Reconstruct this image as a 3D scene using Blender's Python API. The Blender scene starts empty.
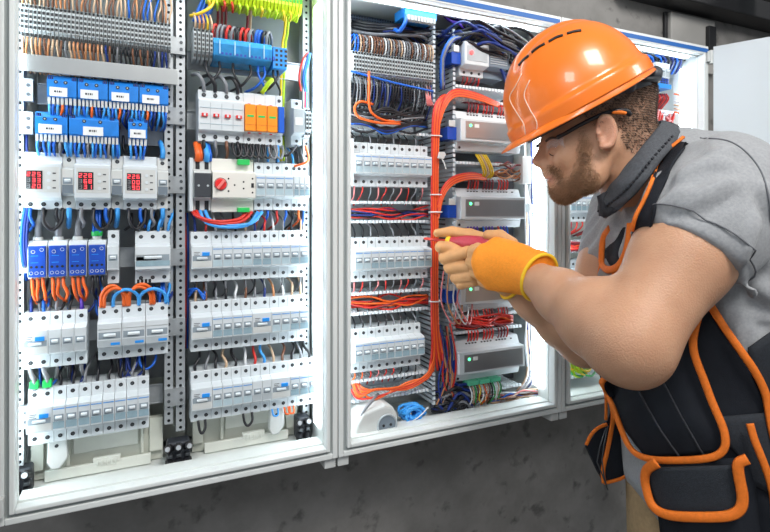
import bpy, bmesh, math, random
import numpy as np
from mathutils import Vector, Matrix
from mathutils.bvhtree import BVHTree
random.seed(7)
SC = bpy.context.scene
COL = SC.collection
# ---- the place: x runs along the wall, y into the wall, z up; the photographer stands at the origin
EYE = 1.45
CP, SP, FP = 0.907, 0.421, 533.0
def X(px, D):
    a = (px-385)/FP
    return D*(CP*a+SP)/(CP-SP*a)
def Z(px, py, D):
    a = (px-385)/FP
    return EYE + (213-py)/FP * D/(CP-SP*a)
# ---------------------------------------------------------------- materials
MATS = {}
def mat(name, col, rough=0.5, metal=0.0, emit=None, es=1.0, spec=0.5, noise=0.0, nscale=40, bump=0.0, bscale=200,
        trans=0.0, alpha=1.0, coat=0.0, sheen=0.0, sss=0.0, col2=None, detail=4):
    if name in MATS: return MATS[name]
    m = bpy.data.materials.new(name); m.use_nodes = True
    nt = m.node_tree; b = nt.nodes['Principled BSDF']
    c = tuple(col)+(1,)
    b.inputs['Base Color'].default_value = c
    b.inputs['Roughness'].default_value = rough
    b.inputs['Metallic'].default_value = metal
    b.inputs['Specular IOR Level'].default_value = spec
    b.inputs['Transmission Weight'].default_value = trans
    b.inputs['Alpha'].default_value = alpha
    b.inputs['Coat Weight'].default_value = coat
    b.inputs['Sheen Weight'].default_value = sheen
    if sss:
        b.inputs['Subsurface Weight'].default_value = sss
        b.inputs['Subsurface Radius'].default_value = (0.012, 0.004, 0.002)
        b.inputs['Subsurface Scale'].default_value = 1.0
    if emit:
        b.inputs['Emission Color'].default_value = tuple(emit)+(1,)
        b.inputs['Emission Strength'].default_value = es
    tc = None
    if noise or bump:
        tc = nt.nodes.new('ShaderNodeTexCoord')
    if noise:
        n = nt.nodes.new('ShaderNodeTexNoise'); n.inputs['Scale'].default_value = nscale; n.inputs['Detail'].default_value = detail
        nt.links.new(tc.outputs['Object'], n.inputs['Vector'])
        r = nt.nodes.new('ShaderNodeValToRGB')
        r.color_ramp.elements[0].position = 0.3; r.color_ramp.elements[1].position = 0.7
        d = col2 if col2 else tuple(x*(1-noise) for x in col)
        r.color_ramp.elements[0].color = tuple(d)+(1,); r.color_ramp.elements[1].color = c
        nt.links.new(n.outputs['Fac'], r.inputs['Fac']); nt.links.new(r.outputs['Color'], b.inputs['Base Color'])
    if bump:
        n2 = nt.nodes.new('ShaderNodeTexNoise'); n2.inputs['Scale'].default_value = bscale
        nt.links.new(tc.outputs['Object'], n2.inputs['Vector'])
        bp = nt.nodes.new('ShaderNodeBump'); bp.inputs['Strength'].default_value = bump; bp.inputs['Distance'].default_value = 0.002
        nt.links.new(n2.outputs['Fac'], bp.inputs['Height']); nt.links.new(bp.outputs['Normal'], b.inputs['Normal'])
    MATS[name] = m
    return m
def hole_mat(name, col, dark, pitch, rad, two=False, metal=0.6, rough=0.4, pitch2=None):
    """galvanised sheet with punched holes; holes repeat with the given pitch along z (and x)"""
    m = bpy.data.materials.new(name); m.use_nodes = True; nt = m.node_tree; N = nt.nodes.new; L = nt.links.new
    b = nt.nodes['Principled BSDF']; b.inputs['Roughness'].default_value = rough; b.inputs['Metallic'].default_value = metal
    tc = N('ShaderNodeTexCoord'); sp = N('ShaderNodeSeparateXYZ'); L(tc.outputs['Object'], sp.inputs[0])
    def M(op, a, bb=None):
        n = N('ShaderNodeMath'); n.operation = op
        for i, v in enumerate((a, bb)):
            if v is None: continue
            if isinstance(v, (int, float)): n.inputs[i].default_value = v
            else: L(v, n.inputs[i])
        return n.outputs[0]
    def cell(s, p): return M('MULTIPLY', M('SUBTRACT', M('FRACT', M('DIVIDE', M('ADD', s, 10.0), p)), 0.5), p)
    zz = cell(sp.outputs[2], pitch)
    xx = cell(sp.outputs[0], pitch2 or pitch) if two else sp.outputs[0]
    d = M('SQRT', M('ADD', M('MULTIPLY', zz, zz), M('MULTIPLY', xx, xx)))
    h = M('LESS_THAN', d, rad)
    mx = N('ShaderNodeMix'); mx.data_type = 'RGBA'
    L(h, mx.inputs[0]); mx.inputs[6].default_value = tuple(col)+(1,); mx.inputs[7].default_value = tuple(dark)+(1,)
    L(mx.outputs[2], b.inputs['Base Color'])
    MATS[name] = m
    return m
WHITE = mat('white_plastic', (.64,.69,.72), .35, noise=.05, nscale=30)
OFFW = mat('offwhite_plastic', (.60,.62,.61), .45, noise=.08, nscale=25)
CREAM = mat('cream_plastic', (.66,.68,.60), .5, noise=.25, nscale=14)
LGREY = mat('light_grey_plastic', (.45,.50,.53), .4, noise=.12, nscale=60)
BAND = mat('blue_grey_window', (.30,.43,.50), .2, noise=.2, nscale=90)
BAND2 = mat('clear_label_window', (.47,.60,.66), .2, noise=.12, nscale=70)
DKBAND = mat('dark_grey_band', (.16,.20,.24), .35)
DARK = mat('black_plastic', (.012,.013,.016), .45)
CHAR = mat('charcoal_plastic', (.035,.04,.05), .5)
SCREW = mat('screw_steel', (.10,.11,.12), .4, .6)
STEEL = mat('galvanised_steel', (.50,.53,.55), .38, .55, noise=.25, nscale=50)
ALU = mat('brushed_aluminium', (.58,.60,.60), .3, .8, noise=.1, nscale=20)
RELB = mat('relay_blue', (.015,.22,.72), .35, noise=.2, nscale=60)
DEEPB = mat('deep_blue_plastic', (.01,.07,.45), .35, noise=.15, nscale=90)
BRB = mat('bright_blue_plastic', (.02,.28,.80), .35)
SKYB = mat('busbar_blue', (.05,.35,.75), .2, noise=.3, nscale=60)
ORANGEP = mat('orange_plastic', (.95,.28,.01), .35)
REDP = mat('red_plastic', (.70,.02,.02), .35)
GREENP = mat('green_plastic', (.02,.50,.10), .4)
YG = mat('yellow_green_plastic', (.60,.78,.02), .4)
YEL = mat('yellow_plastic', (.85,.65,.02), .4)
LEDR = mat('red_digit_light', (.9,.05,.05), .4, emit=(1,.10,.13), es=1.5)
LEDG = mat('green_light', (.1,.9,.3), .4, emit=(.1,1,.35), es=3)
LEDRP = mat('red_light', (.9,.1,.1), .4, emit=(1,.05,.05), es=2)
FRAME = mat('frame_powder_coat', (.74,.77,.76), .38, noise=.04, nscale=10)
INNER = mat('housing_interior', (.74,.78,.76), .5, noise=.06, nscale=8)
BACKG = mat('back_plate_grey', (.36,.375,.38), .5, noise=.25, nscale=10)
BACKL = mat('back_plate_cream', (.56,.58,.52), .55, noise=.2, nscale=8)
BLUE_BAND = mat('blue_band', (.01,.12,.42), .45)
GSEAL = mat('grey_foam_seal', (.33,.36,.36), .7)
STRIP = mat('led_strip_light', (1,1,1), .5, emit=(.82,.94,1.0), es=11)
PAPER = mat('white_paper_label', (.78,.80,.80), .6)
INK = mat('dark_ink', (.05,.05,.06), .6)
DUCT = mat('duct_plastic', (.60,.66,.70), .45, noise=.06, nscale=30)
PERF = hole_mat('punched_rail', (.50,.53,.55), (.01,.012,.015), .0125, .0026)
PERF2 = hole_mat('punched_plate', (.13,.16,.22), (.01,.013,.02), .0062, .0019, two=True)
WC = {}
for k, c in dict(blue=(.01,.13,.62), dblue=(.008,.03,.20), lblue=(.05,.35,.85), black=(.012,.012,.016), grey=(.22,.23,.25), red=(.62,.03,.02),
                 orange=(.85,.14,.02), brown=(.20,.085,.045), yellow=(.80,.55,.02), yg=(.45,.70,.02), white=(.72,.74,.76),
                 copper=(.60,.27,.12), green=(.03,.35,.08), purple=(.10,.04,.42), pink=(.75,.25,.25), maroon=(.25,.03,.04), tan=(.60,.42,.28)).items():
    WC[k] = mat('wire_'+k, c, .38)
# ---------------------------------------------------------------- mesh builder
class MB:
    def __init__(s): s.v = []; s.f = []; s.m = []; s.cur = 0; s.mats = []
    def use(s, m):
        if m not in s.mats: s.mats.append(m)
        s.cur = s.mats.index(m); return s
    def add(s, vs, fs):
        o = len(s.v); s.v += [tuple(v) for v in vs]; s.f += [tuple(i+o for i in f) for f in fs]; s.m += [s.cur]*len(fs); return s
    def box(s, x0, x1, y0, y1, z0, z1):
        if x0 > x1: x0, x1 = x1, x0
        if y0 > y1: y0, y1 = y1, y0
        if z0 > z1: z0, z1 = z1, z0
        v = [(x0,y0,z0),(x1,y0,z0),(x1,y1,z0),(x0,y1,z0),(x0,y0,z1),(x1,y0,z1),(x1,y1,z1),(x0,y1,z1)]
        return s.add(v, [(0,3,2,1),(4,5,6,7),(0,1,5,4),(1,2,6,5),(2,3,7,6),(3,0,4,7)])
    def prism(s, prof, x0, x1):
        """profile of (y,z) extruded along x; convex or not, closed with n-gons"""
        n = len(prof)
        ar = sum(prof[i][0]*prof[(i+1) % n][1]-prof[(i+1) % n][0]*prof[i][1] for i in range(n))
        if ar < 0: prof = prof[::-1]
        v = [(x0,y,z) for y, z in prof]+[(x1,y,z) for y, z in prof]
        f = [tuple(range(n))[::-1], tuple(range(n, 2*n))]+[(i,(i+1) % n,(i+1) % n+n,i+n) for i in range(n)]
        return s.add(v, f)
    def extrude(s, prof, y0, y1):
        """outline of (x,z) extruded along y"""
        n = len(prof)
        v = [(x,y0,z) for x, z in prof]+[(x,y1,z) for x, z in prof]
        f = [tuple(range(n)), tuple(range(n, 2*n))[::-1]]+[(i,i+n,(i+1) % n+n,(i+1) % n) for i in range(n)]
        return s.add(v, f)
    def cyl(s, c, axis, r, h, n=12, r2=None):
        a = Vector(axis).normalized(); c = Vector(c)
        t = Vector((0,0,1)) if abs(a.z) < .9 else Vector((1,0,0))
        u = a.cross(t).normalized(); w = a.cross(u)
        r2 = r if r2 is None else r2
        v = []
        for k, (rr, hh) in enumerate(((r,0),(r2,h))):
            for i in range(n):
                g = 2*math.pi*i/n; v.append(c+a*hh+(u*math.cos(g)+w*math.sin(g))*rr)
        f = [tuple(range(n))[::-1], tuple(range(n, 2*n))]+[(i,(i+1) % n,(i+1) % n+n,i+n) for i in range(n)]
        return s.add(v, f)
    def tube(s, pts, r, n=6, cap=True, flat=None):
        P = [Vector(p) for p in pts]; m = len(P)
        rs = r if isinstance(r, (list, tuple)) else [r]*m
        T = [(P[min(i+1,m-1)]-P[max(i-1,0)]).normalized() for i in range(m)]
        t = T[0]; ref = Vector((0,0,1)) if abs(t.z) < .8 else Vector((1,0,0))
        u = t.cross(ref).normalized(); v = []
        for i in range(m):
            u = (u - T[i]*u.dot(T[i])).normalized(); w = T[i].cross(u)
            for k in range(n):
                g = 2*math.pi*k/n; v.append(P[i]+(u*math.cos(g)+w*math.sin(g))*rs[i])
        f = []
        for i in range(m-1):
            for k in range(n):
                f.append((i*n+k, i*n+(k+1) % n, (i+1)*n+(k+1) % n, (i+1)*n+k))
        if cap: f += [tuple(range(n))[::-1], tuple(range((m-1)*n, m*n))]
        return s.add(v, f)
    def loop(s, pts, r, n=6):
        P = [Vector(p) for p in pts]; m = len(P); v = []; f = []; u = None
        for i in range(m):
            t = (P[(i+1) % m]-P[i-1]).normalized()
            if u is None:
                u = t.cross(Vector((0.13,.31,.94))).normalized()
            u = (u-t*u.dot(t)).normalized(); w = t.cross(u)
            for k in range(n):
                g = 2*math.pi*k/n; v.append(P[i]+(u*math.cos(g)+w*math.sin(g))*r)
        for i in range(m):
            j = (i+1) % m
            for k in range(n): f.append((i*n+k, i*n+(k+1) % n, j*n+(k+1) % n, j*n+k))
        return s.add(v, f)
    def ball(s, c, r, nu=10, nv=7, sc=(1,1,1)):
        c = Vector(c); v = []; f = []
        for j in range(1, nv):
            th = math.pi*j/nv
            for i in range(nu):
                g = 2*math.pi*i/nu
                v.append((c.x+r*sc[0]*math.sin(th)*math.cos(g), c.y+r*sc[1]*math.sin(th)*math.sin(g), c.z+r*sc[2]*math.cos(th)))
        top = len(v); v.append((c.x,c.y,c.z+r*sc[2])); v.append((c.x,c.y,c.z-r*sc[2]))
        for j in range(nv-2):
            for i in range(nu): f.append((j*nu+i, (j+1)*nu+i, (j+1)*nu+(i+1) % nu, j*nu+(i+1) % nu))
        for i in range(nu):
            f.append((top, i, (i+1) % nu)); f.append((top+1, (nv-2)*nu+(i+1) % nu, (nv-2)*nu+i))
        return s.add(v, f)
    def build(s, name, m=None, parent=None, org=(0,0,0), smooth=False, bevel=0, seg=2):
        me = bpy.data.meshes.new(name)
        o3 = Vector(org)
        me.from_pydata([(v[0]-o3.x, v[1]-o3.y, v[2]-o3.z) for v in s.v], [], s.f)
        if s.mats:
            for q in s.mats: me.materials.append(q)
            me.polygons.foreach_set('material_index', s.m)
        elif m: me.materials.append(m)
        if smooth: me.polygons.foreach_set('use_smooth', [True]*len(s.f))
        me.update()
        ob = bpy.data.objects.new(name, me); COL.objects.link(ob)
        if parent is not None: ob.parent = parent
        else: ob.location = org
        if bevel:
            b = ob.modifiers.new('bevel', 'BEVEL'); b.width = bevel; b.segments = seg; b.limit_method = 'ANGLE'; b.angle_limit = .6
        return ob
SHORT = [(' of the left cabinet',''),('the left column of ',''),('in the right half of the middle cabinet ','beside the silver modules, '),('in the left half of the middle cabinet','of the middle cabinet'),
 ('steel device rail across the right column, behind the','steel device rail behind the'),('steel device rail across the left cabinet','steel device rail')]
def cutlabel(s):
    if len(s.split()) <= 16: return s
    for a, b in SHORT:
        s = s.replace(a, b)
        if len(s.split()) <= 16: break
    return s
def tag(o, label=None, cat=None, group=None, kind=None):
    if label: o['label'] = cutlabel(label)
    if cat: o['category'] = cat
    if group: o['group'] = group
    if kind: o['kind'] = kind
    return o
def thing(name, label, cat, loc=(0,0,0), group=None):
    o = bpy.data.objects.new(name, None); COL.objects.link(o); o.location = loc; o.empty_display_size = .01
    return tag(o, label, cat, group)
def kids(o): return [c for c in bpy.data.objects if c.parent == o]
KC = {}
def proto_tree(o):
    if o.name not in KC: KC[o.name] = [(c, kids(c)) for c in kids(o)]
    return KC[o.name]
def dup(root, loc, label=None, group=None, rot=None):
    tree = proto_tree(root)
    r = root.copy(); COL.objects.link(r); r.location = loc
    if rot: r.rotation_euler = rot
    if label: r['label'] = label
    if group: r['group'] = group
    for c, gs in tree:
        d = c.copy(); COL.objects.link(d); d.parent = r
        for g in gs:
            e = g.copy(); COL.objects.link(e); e.parent = d
    return r
PROTOS = {}
USED = set()
def place(key, maker, loc, label, group, rot=None):
    """the first placing moves the prototype itself, later ones copy it"""
    if key not in PROTOS:
        PROTOS[key] = maker(); proto_tree(PROTOS[key])
        o = PROTOS[key]; o.location = loc
        if rot: o.rotation_euler = rot
        o['label'] = label
        if group: o['group'] = group
        return o
    return dup(PROTOS[key], loc, label, group, rot)
def spline(pts, n=5):
    P = [Vector(p) for p in pts]; out = []
    if len(P) < 3: return P
    Q = [P[0]*2-P[1]]+P+[P[-1]*2-P[-2]]
    for i in range(1, len(Q)-2):
        for k in range(n):
            t = k/n; a, b, c, d = Q[i-1:i+3]
            out.append(.5*((2*b)+(c-a)*t+(2*a-5*b+4*c-d)*t*t+(3*b-a-3*c+d)*t**3))
    out.append(P[-1]); return out
# ---------------------------------------------------------------- wires
WIRES = []
def wire(pts, col, r=.0016, label=None, group=None, prio=0, fer=None, n=5, sub=4, cat='wire', name='wire'):
    WIRES.append((spline(pts, sub), col, r, label, group, prio, fer, n, cat, name))
def flush_wires(limit=290):
    def size(w):
        L = sum((w[0][i+1]-w[0][i]).length for i in range(len(w[0])-1)); return w[5]*10+L*w[2]*1e4
    ws = sorted(WIRES, key=size, reverse=True)
    one, rest = ws[:limit], ws[limit:]
    for pts, col, r, label, group, pr, fer, n, cat, name in one:
        o3 = pts[0]
        m = MB().use(WC[col]).tube(pts, r, n)
        o = m.build(name, org=tuple(o3), smooth=True)
        tag(o, label, cat, group)
        if fer:
            t = (pts[0]-pts[1]).normalized() if len(pts) > 1 else Vector((0,0,1))
            f = MB().use(WC[fer]).cyl(pts[0]-t*r*6, t, r*1.25, r*7, 7, r*1.9)
            f.build('ferrule', parent=o, org=tuple(o3), smooth=True)
    if rest:
        m = MB()
        for pts, col, r, label, group, pr, fer, n, cat, name in rest:
            m.use(WC[col]).tube(pts, r, 4)
        o = m.build('loose_wires', smooth=True)
        tag(o, 'many thin coloured wires crowded between and behind the device rows of all cabinets', 'wires', kind='stuff')
# ================================================================ cabinets
DF, DB = .94, 1.135
Z0, Z1 = .993, 1.900
RIM = .024
def cabinet(x0, x1, label, feet, strips=('l','r','t'), name='distribution_cabinet'):
    t = thing(name, label, 'electrical cabinet', ((x0+x1)/2, DB, Z0), 'open white cabinets mounted side by side on the wall')
    L = tuple(t.location)
    g = .0008
    a, b = x0+g, x1-g
    m = MB().use(INNER)
    w = .006
    m.box(a, a+w, DF+.012, DB, Z0+.004, Z1-.004); m.box(b-w, b, DF+.012, DB, Z0+.004, Z1-.004)
    m.box(a+w, b-w, DF+.012, DB, Z0+.004, Z0+.004+w); m.box(a+w, b-w, DF+.012, DB, Z1-.004-w, Z1-.004)
    m.box(a+w, b-w, DB-w, DB, Z0+.01, Z1-.01)
    # returned inner lip all around the opening
    r = RIM
    m.box(a+w, a+r, DF+.014, DF+.022, Z0+.010, Z1-.010); m.box(b-r, b-w, DF+.014, DF+.085, Z0+.010, Z1-.010)
    m.box(a+r, b-r, DF+.014, DF+.048, Z0+.010, Z0+r+.002); m.box(a+r, b-r, DF+.014, DF+.048, Z1-r-.002, Z1-.010)
    m.build('housing', parent=t, org=L)
    m = MB().use(FRAME)
    def ring(i, o, y0, y1):
        m.box(a+i, a+o, y0, y1, Z0+i, Z1-i); m.box(b-o, b-i, y0, y1, Z0+i, Z1-i)
        m.box(a+o, b-o, y0, y1, Z0+i, Z0+o); m.box(a+o, b-o, y0, y1, Z1-o, Z1-i)
    ring(0, .010, DF-.002, DF+.014); ring(.016, .0235, DF-.006, DF+.014)
    m.build('front_frame', parent=t, org=L, bevel=.0018)
    m = MB().use(GSEAL)
    m.box(a+.010, a+.016, DF+.003, DF+.013, Z0+.010, Z1-.010); m.box(b-.016, b-.010, DF+.003, DF+.013, Z0+.010, Z1-.010)
    m.box(a+.016, b-.016, DF+.003, DF+.013, Z0+.010, Z0+.016)
    m.build('door_gasket', parent=t, org=L)
    m = MB().use(BLUE_BAND); m.box(a+.008, b-.008, DF-.0068, DF-.001, Z1-.0195, Z1-.0090)  # narrow blue band across the top of the frame
    tag(m.build('top_band', parent=t, org=L), 'blue band under the top edge')
    for s in strips:
        m = MB().use(STRIP)
        if s == 'l': m.box(a+w, a+w+.004, DF+.024, DF+.050, Z0+.05, Z1-.05)
        if s == 'r': m.box(b-r-.0035, b-r, DF+.028, DF+.062, Z0+.05, Z1-.05)
        if s == 't': m.box(a+.05, b-.05, DF+.018, DF+.030, Z1-r-.006, Z1-r-.002)
        if s == 'b': m.box(a+.05, b-.05, DF+.018, DF+.024, Z0+r+.002, Z0+r+.0045)
        tag(m.build('light_strip', parent=t, org=L), 'glowing white light strip along the inside of the opening')
    for fx in feet:
        m = MB().use(OFFW); m.box(fx-.011, fx+.011, DF+.006, DF+.06, Z0-.020, Z0+.002)
        m.build('joining_bracket', parent=t, org=L, bevel=.0015)
    return t
XA, XB, XC, XD_ = X(-4.5, DF), X(338, DF), X(561, DF), 1.400
cab1 = cabinet(XA, XB, 'left open white cabinet nearest the viewer, with two columns of devices and red number displays', [XB-.013])
cab2 = cabinet(XB, XC, 'middle open white cabinet where the gloved hands hold the screwdriver, with slotted wiring ducts', [XB+.013, XC-.013])
cab3 = cabinet(XC, XD_, 'right open white cabinet partly hidden behind the worker, its door open', [XC+.013])
def door(cab, hx, ang, side, lbl):
    L = Vector(cab.location)
    u = Vector((math.cos(ang), math.sin(ang), 0)); n = Vector((-u.y, u.x, 0))
    if side == 'l': n = -n
    def pt(s, d, z): return Vector((hx, DF-.010, 0))+u*s+n*d+Vector((0,0,z))
    def slab(m, s0, s1, d0, d1, z0, z1):
        v = [pt(s, d, z) for z in (z0, z1) for s, d in ((s0,d0),(s1,d0),(s1,d1),(s0,d1))]
        m.add(v, [(0,3,2,1),(4,5,6,7),(0,1,5,4),(1,2,6,5),(2,3,7,6),(3,0,4,7)])
    m = MB().use(mat('door_paint', (.60,.64,.67), .4, noise=.04, nscale=5))
    slab(m, .004, .54, -.0015, .0015, Z0+.004, Z1-.004)
    slab(m, .004, .022, .0015, .015, Z0+.004, Z1-.004); slab(m, .522, .54, .0015, .015, Z0+.004, Z1-.004)
    slab(m, .022, .522, .0015, .015, Z0+.004, Z0+.022); slab(m, .022, .522, .0015, .015, Z1-.022, Z1-.004)
    d = m.build('door', parent=cab, org=L, bevel=.001); tag(d, lbl)
    for z in (Z0+.03, Z1-.03):
        m = MB().use(OFFW)
        m.cyl(pt(-.002, .004, z-.018), (0,0,1), .007, .036, 12)
        v = pt(-.004, 0, z); m.box(v.x-.012, v.x+.010, v.y-.004, v.y+.010, z-.014, z+.014)
        m.build('hinge', parent=d, org=L, bevel=.001)
    m = MB().use(CHAR); q = pt(.515, .012, 1.45); m.cyl(q, n, .012, .006, 16); m.build('latch', parent=d, org=L)
door(cab3, XD_, math.atan2(-.92, .40), 'r', 'open pale door swung out to the right')
door(cab1, XA, math.atan2(-.935, -.355), 'l', 'open door of which only the hinged edge shows at the left border')

# ---------------------------------------------------------------- interiors: plates, rails
def plate(x0, x1, D, z0, z1, m, name, label, cat='plate', t=.0015, group=None):
    mb = MB().use(m).box(x0, x1, D, D+t, z0, z1)
    return tag(mb.build(name, org=((x0+x1)/2, D+t, z0)), label, cat, group)
c1a, c1b = X(24,1.0), X(190,1.0)
plate(XA+.030, X(186,1.07), 1.095, 1.135, 1.885, BACKG, 'mounting_plate', 'dark grey mounting plate behind the left device column of the left cabinet')
plate(X(188,1.07), XB-.010, 1.095, 1.120, 1.885, mat('plate_blue_grey', (.52,.56,.57), .45, noise=.2, nscale=12), 'mounting_plate', 'blue grey mounting plate behind the right device column of the left cabinet')
plate(XB+.012, X(434,1.085), 1.095, 1.09, 1.70, BACKG, 'mounting_plate', 'grey mounting plate behind the white breaker rows of the middle cabinet')
plate(XB+.012, X(432,1.07), 1.075, 1.70, 1.88, PERF2, 'punched_plate', 'dark punched metal plate at the top left of the middle cabinet')
plate(X(441,1.085), XC-.012, 1.095, 1.03, 1.885, mat('plate_dark', (.10,.11,.125), .5, noise=.3, nscale=14), 'mounting_plate', 'dark mounting plate behind the silver control modules of the middle cabinet')
plate(XC+.012, XD_-.012, 1.095, 1.03, 1.885, BACKL, 'mounting_plate', 'pale mounting plate inside the right cabinet')
def vrail(px0, px1, D, z0, z1, label, split=False):
    x0, x1 = X(px0, D), X(px1, D); xc = (x0+x1)/2
    m = MB().use(PERF)
    m.box(x0, x1, D, D+.0015, z0, z1); m.box(x0, x0+.0012, D+.0015, D+.03, z0, z1); m.box(x1-.0012, x1, D+.0015, D+.03, z0, z1)
    return tag(m.build('punched_upright', org=(xc, D+.03, z0)), label, 'rail', 'punched steel uprights of the left cabinet')
vrail(16, 23.5, 1.02, 1.045, 1.89, 'punched steel upright at the left inner edge of the left cabinet')
vrail(164.5, 173, 1.02, 1.075, 1.89, 'left one of the pair of punched steel uprights in the middle of the left cabinet')
vrail(176, 185, 1.02, 1.06, 1.89, 'right one of the pair of punched steel uprights in the middle of the left cabinet')
vrail(303, 309.5, 1.035, 1.045, 1.89, 'punched steel upright at the right inner edge of the left cabinet')
def cross_plate(px, z, lbl, w=.03, h=.035, D=1.012):
    x = X(px, D)
    t = thing('rail_bracket', lbl, 'bracket', (x, D+.012, z), 'steel brackets where the device rails meet the uprights')
    L = tuple(t.location)
    m = MB().use(STEEL).box(x-w/2, x+w/2, D, D+.0018, z-h/2, z+h/2).box(x-w/2, x+w/2, D+.0018, D+.010, z+h/2-.002, z+h/2)
    m.box(x-w/2, x+w/2, D+.0018, D+.010, z-h/2, z-h/2+.002)
    m.build('bracket_plate', parent=t, org=L)
    for dx, dz in ((-.3,.2),(.3,.2),(-.3,-.2),(.3,-.2)):
        m = MB().use(SCREW).cyl((x+dx*w, D, z+dz*h), (0,-1,0), .0028, .0012, 10); m.build('screw', parent=t, org=L, smooth=False)
    return t
zr = [1.747, 1.622, 1.50, 1.372, 1.248, 1.124]
names = ['terminal row','topmost blue device row','number display row','blue block row','fifth row','lowest row']
for k, z in enumerate(zr):
    cross_plate(175, z, 'steel bracket between the two device columns, level with the '+names[k], w=.034, h=.03)
for k, z in enumerate([1.647, 1.594, 1.50, 1.372, 1.248, 1.124]):
    cross_plate(21, z, 'steel bracket at the left edge of the left cabinet, level with the '+['upper blue relays','lower blue relays','number displays','blue power blocks','fifth row','lowest breaker row'][k], w=.02 if k > 1 else .032, h=.036)
def rail(x0, x1, z, label, D=1.045):
    m = MB().use(STEEL).box(x0, x1, D+.004, D+.0055, z-.0175, z+.0175).box(x0, x1, D, D+.0055, z-.0175, z-.0160).box(x0, x1, D, D+.0055, z+.0160, z+.0175)
    return tag(m.build('device_rail', org=((x0+x1)/2, D+.0055, z)), label, 'rail', None)

# ---------------------------------------------------------------- modular devices (plane y=0 is the front of the shoulders)
MW = .0175
def prof(nose=.019, H=.0445, n0=.0225, back=.044):
    return [(back,-H),(0.0008,-H),(0,-H+.001),(0,-n0-.001),(-nose+.001,-n0+.003),(-nose,-n0+.004),(-nose,n0-.004),(-nose+.001,n0-.003),(0,n0+.001),(0,H-.001),(.0008,H),(back,H)]
def device(name, cat, w, poles, toggle=True, band=BAND2, body=WHITE, nose=.019, H=.0445, tog=WHITE, band_z=(-.0165,-.0055), deco=None, tz=(-.002,.0035)):
    t = thing(name, name, cat)
    m = MB().use(body).prism(prof(nose, H), .0003, w-.0003).build('body', parent=t)
    pw = w/poles
    for k in range(poles):
        for z in (-H+.0095, H-.0095):
            c = MB().use(DARK).cyl(((k+.5)*pw, .0003, z), (0,-1,0), .0033, .0006, 10)
            c.use(SCREW).cyl(((k+.5)*pw, -.0003, z), (0,-1,0), .0019, .0004, 8)
            c.build('terminal_screw', parent=t)
    if band: MB().use(band).box(.0012, w-.0012, -nose-.0006, -nose+.001, band_z[0], band_z[1]).build('label_window', parent=t)
    if toggle:
        m = MB().use(mat('mid_grey_band', (.27,.32,.36), .35)).box(.002, w-.002, -nose-.0004, -nose+.001, tz[0]-.003, tz[1]+.002)
        m.build('switch_slot', parent=t)
        for k in range(poles if toggle == 'each' else 1):
            a = k*pw+pw*.2 if toggle == 'each' else w*.25; b = (k+1)*pw-pw*.2 if toggle == 'each' else w*.75
            MB().use(tog).prism([(-nose,tz[0]),(-nose-.004,tz[0]+.001),(-nose-.0045,tz[0]+.004),(-nose,tz[1])], a, b).build('toggle', parent=t, bevel=.0006)
    if deco: deco(t, w, nose)
    return t
def deco_line(t, w, nose):
    MB().use(mat('pale_blue_print', (.10,.32,.70), .5)).box(.001, w-.001, -nose-.0005, -nose+.001, .0135, .0150).build('printed_line', parent=t)
def deco_rcd(t, w, nose):
    MB().use(BRB).box(w*.50, w*.86, -nose-.0025, -nose, .003, .0095).build('test_button', parent=t, bevel=.0005)
    MB().use(INK).box(w*.12, w*.40, -nose-.0004, -nose+.001, .009, .0098).box(w*.12, w*.34, -nose-.0004, -nose+.001, .0062, .0070).box(w*.12, w*.4, -nose-.0004, -nose+.001, .0035, .0042).build('printed_text', parent=t)
def P_mcb(): return device('circuit_breaker', 'circuit breaker', MW, 1, deco=deco_line)
def P_mcbw(): return device('circuit_breaker', 'circuit breaker', MW, 1, band=LGREY, tog=WHITE)
def P_mcbb(): return device('circuit_breaker', 'circuit breaker', MW, 1, band=BAND, tog=WHITE, deco=deco_line)
def P_rcd(): return device('residual_current_switch', 'residual current switch', MW*2, 2, band=OFFW, band_z=(-.0165,-.006), tog=WHITE, tz=(-.004,.001), deco=deco_rcd)
def P_mcbn(): return device('circuit_breaker', 'circuit breaker', MW*.6, 1, band=BAND, tog=WHITE)
PR = dict(m=(P_mcb, MW), w=(P_mcbw, MW), b=(P_mcbb, MW), r=(P_rcd, MW*2), n=(P_mcbn, MW*.6))
LAB = dict(m='white breaker with clear window', w='white breaker with light grey window',
           b='white breaker with blue-grey window', r='wide white switch with blue button',
           n='narrow white breaker')
def row(x, z, s, where, D=1.0):
    xs = []
    cnt = {c: s.count(c) for c in s}
    seen = {}
    for i, c in enumerate(s):
        if c == ' ': x += MW/2; continue
        mk, w = PR[c]
        lab = LAB[c]+' '+where
        seen[c] = seen.get(c, 0)+1
        if cnt[c] == 2: lab = ('left ' if seen[c] == 1 else 'right ')+LAB[c]+' '+where
        place('dev_'+c, mk, (x, D, z), lab, (LAB[c].split(' with')[0]+'s '+where) if cnt[c] > 2 else None)
        n = 2 if c == 'r' else 1
        for k in range(n): xs.append(x+w*(k+.5)/n)
        x += w
    return xs, x
def drop(xs, z, up, cols, where, r=.0019, D=1.006, prio=2, ferr=None, h=.03, skip=0.0, spread=.004, back=.05):
    """wires leaving a row of screws, upwards (up=1) or downwards, and bending to the back"""
    for i, x in enumerate(xs):
        if random.random() < skip: continue
        c = cols[i % len(cols)] if not callable(cols) else cols(i)
        j = lambda s: random.uniform(-s, s)
        d = 1 if up else -1
        fr = (ferr[i % len(ferr)] if ferr else None)
        p = [(x, D, z+d*.0425), (x+j(.001), D-.001, z+d*(.045+h*.30)), (x+j(spread), D+.012+j(.004), z+d*(.045+h*.75)), (x+j(spread*2.2), D+back, z+d*(.045+h*1.25))]
        wire(p, c, r, '%s wire %s' % (cname(c), where), '%s wires %s' % (cname(c), where), prio, fr)
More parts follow.
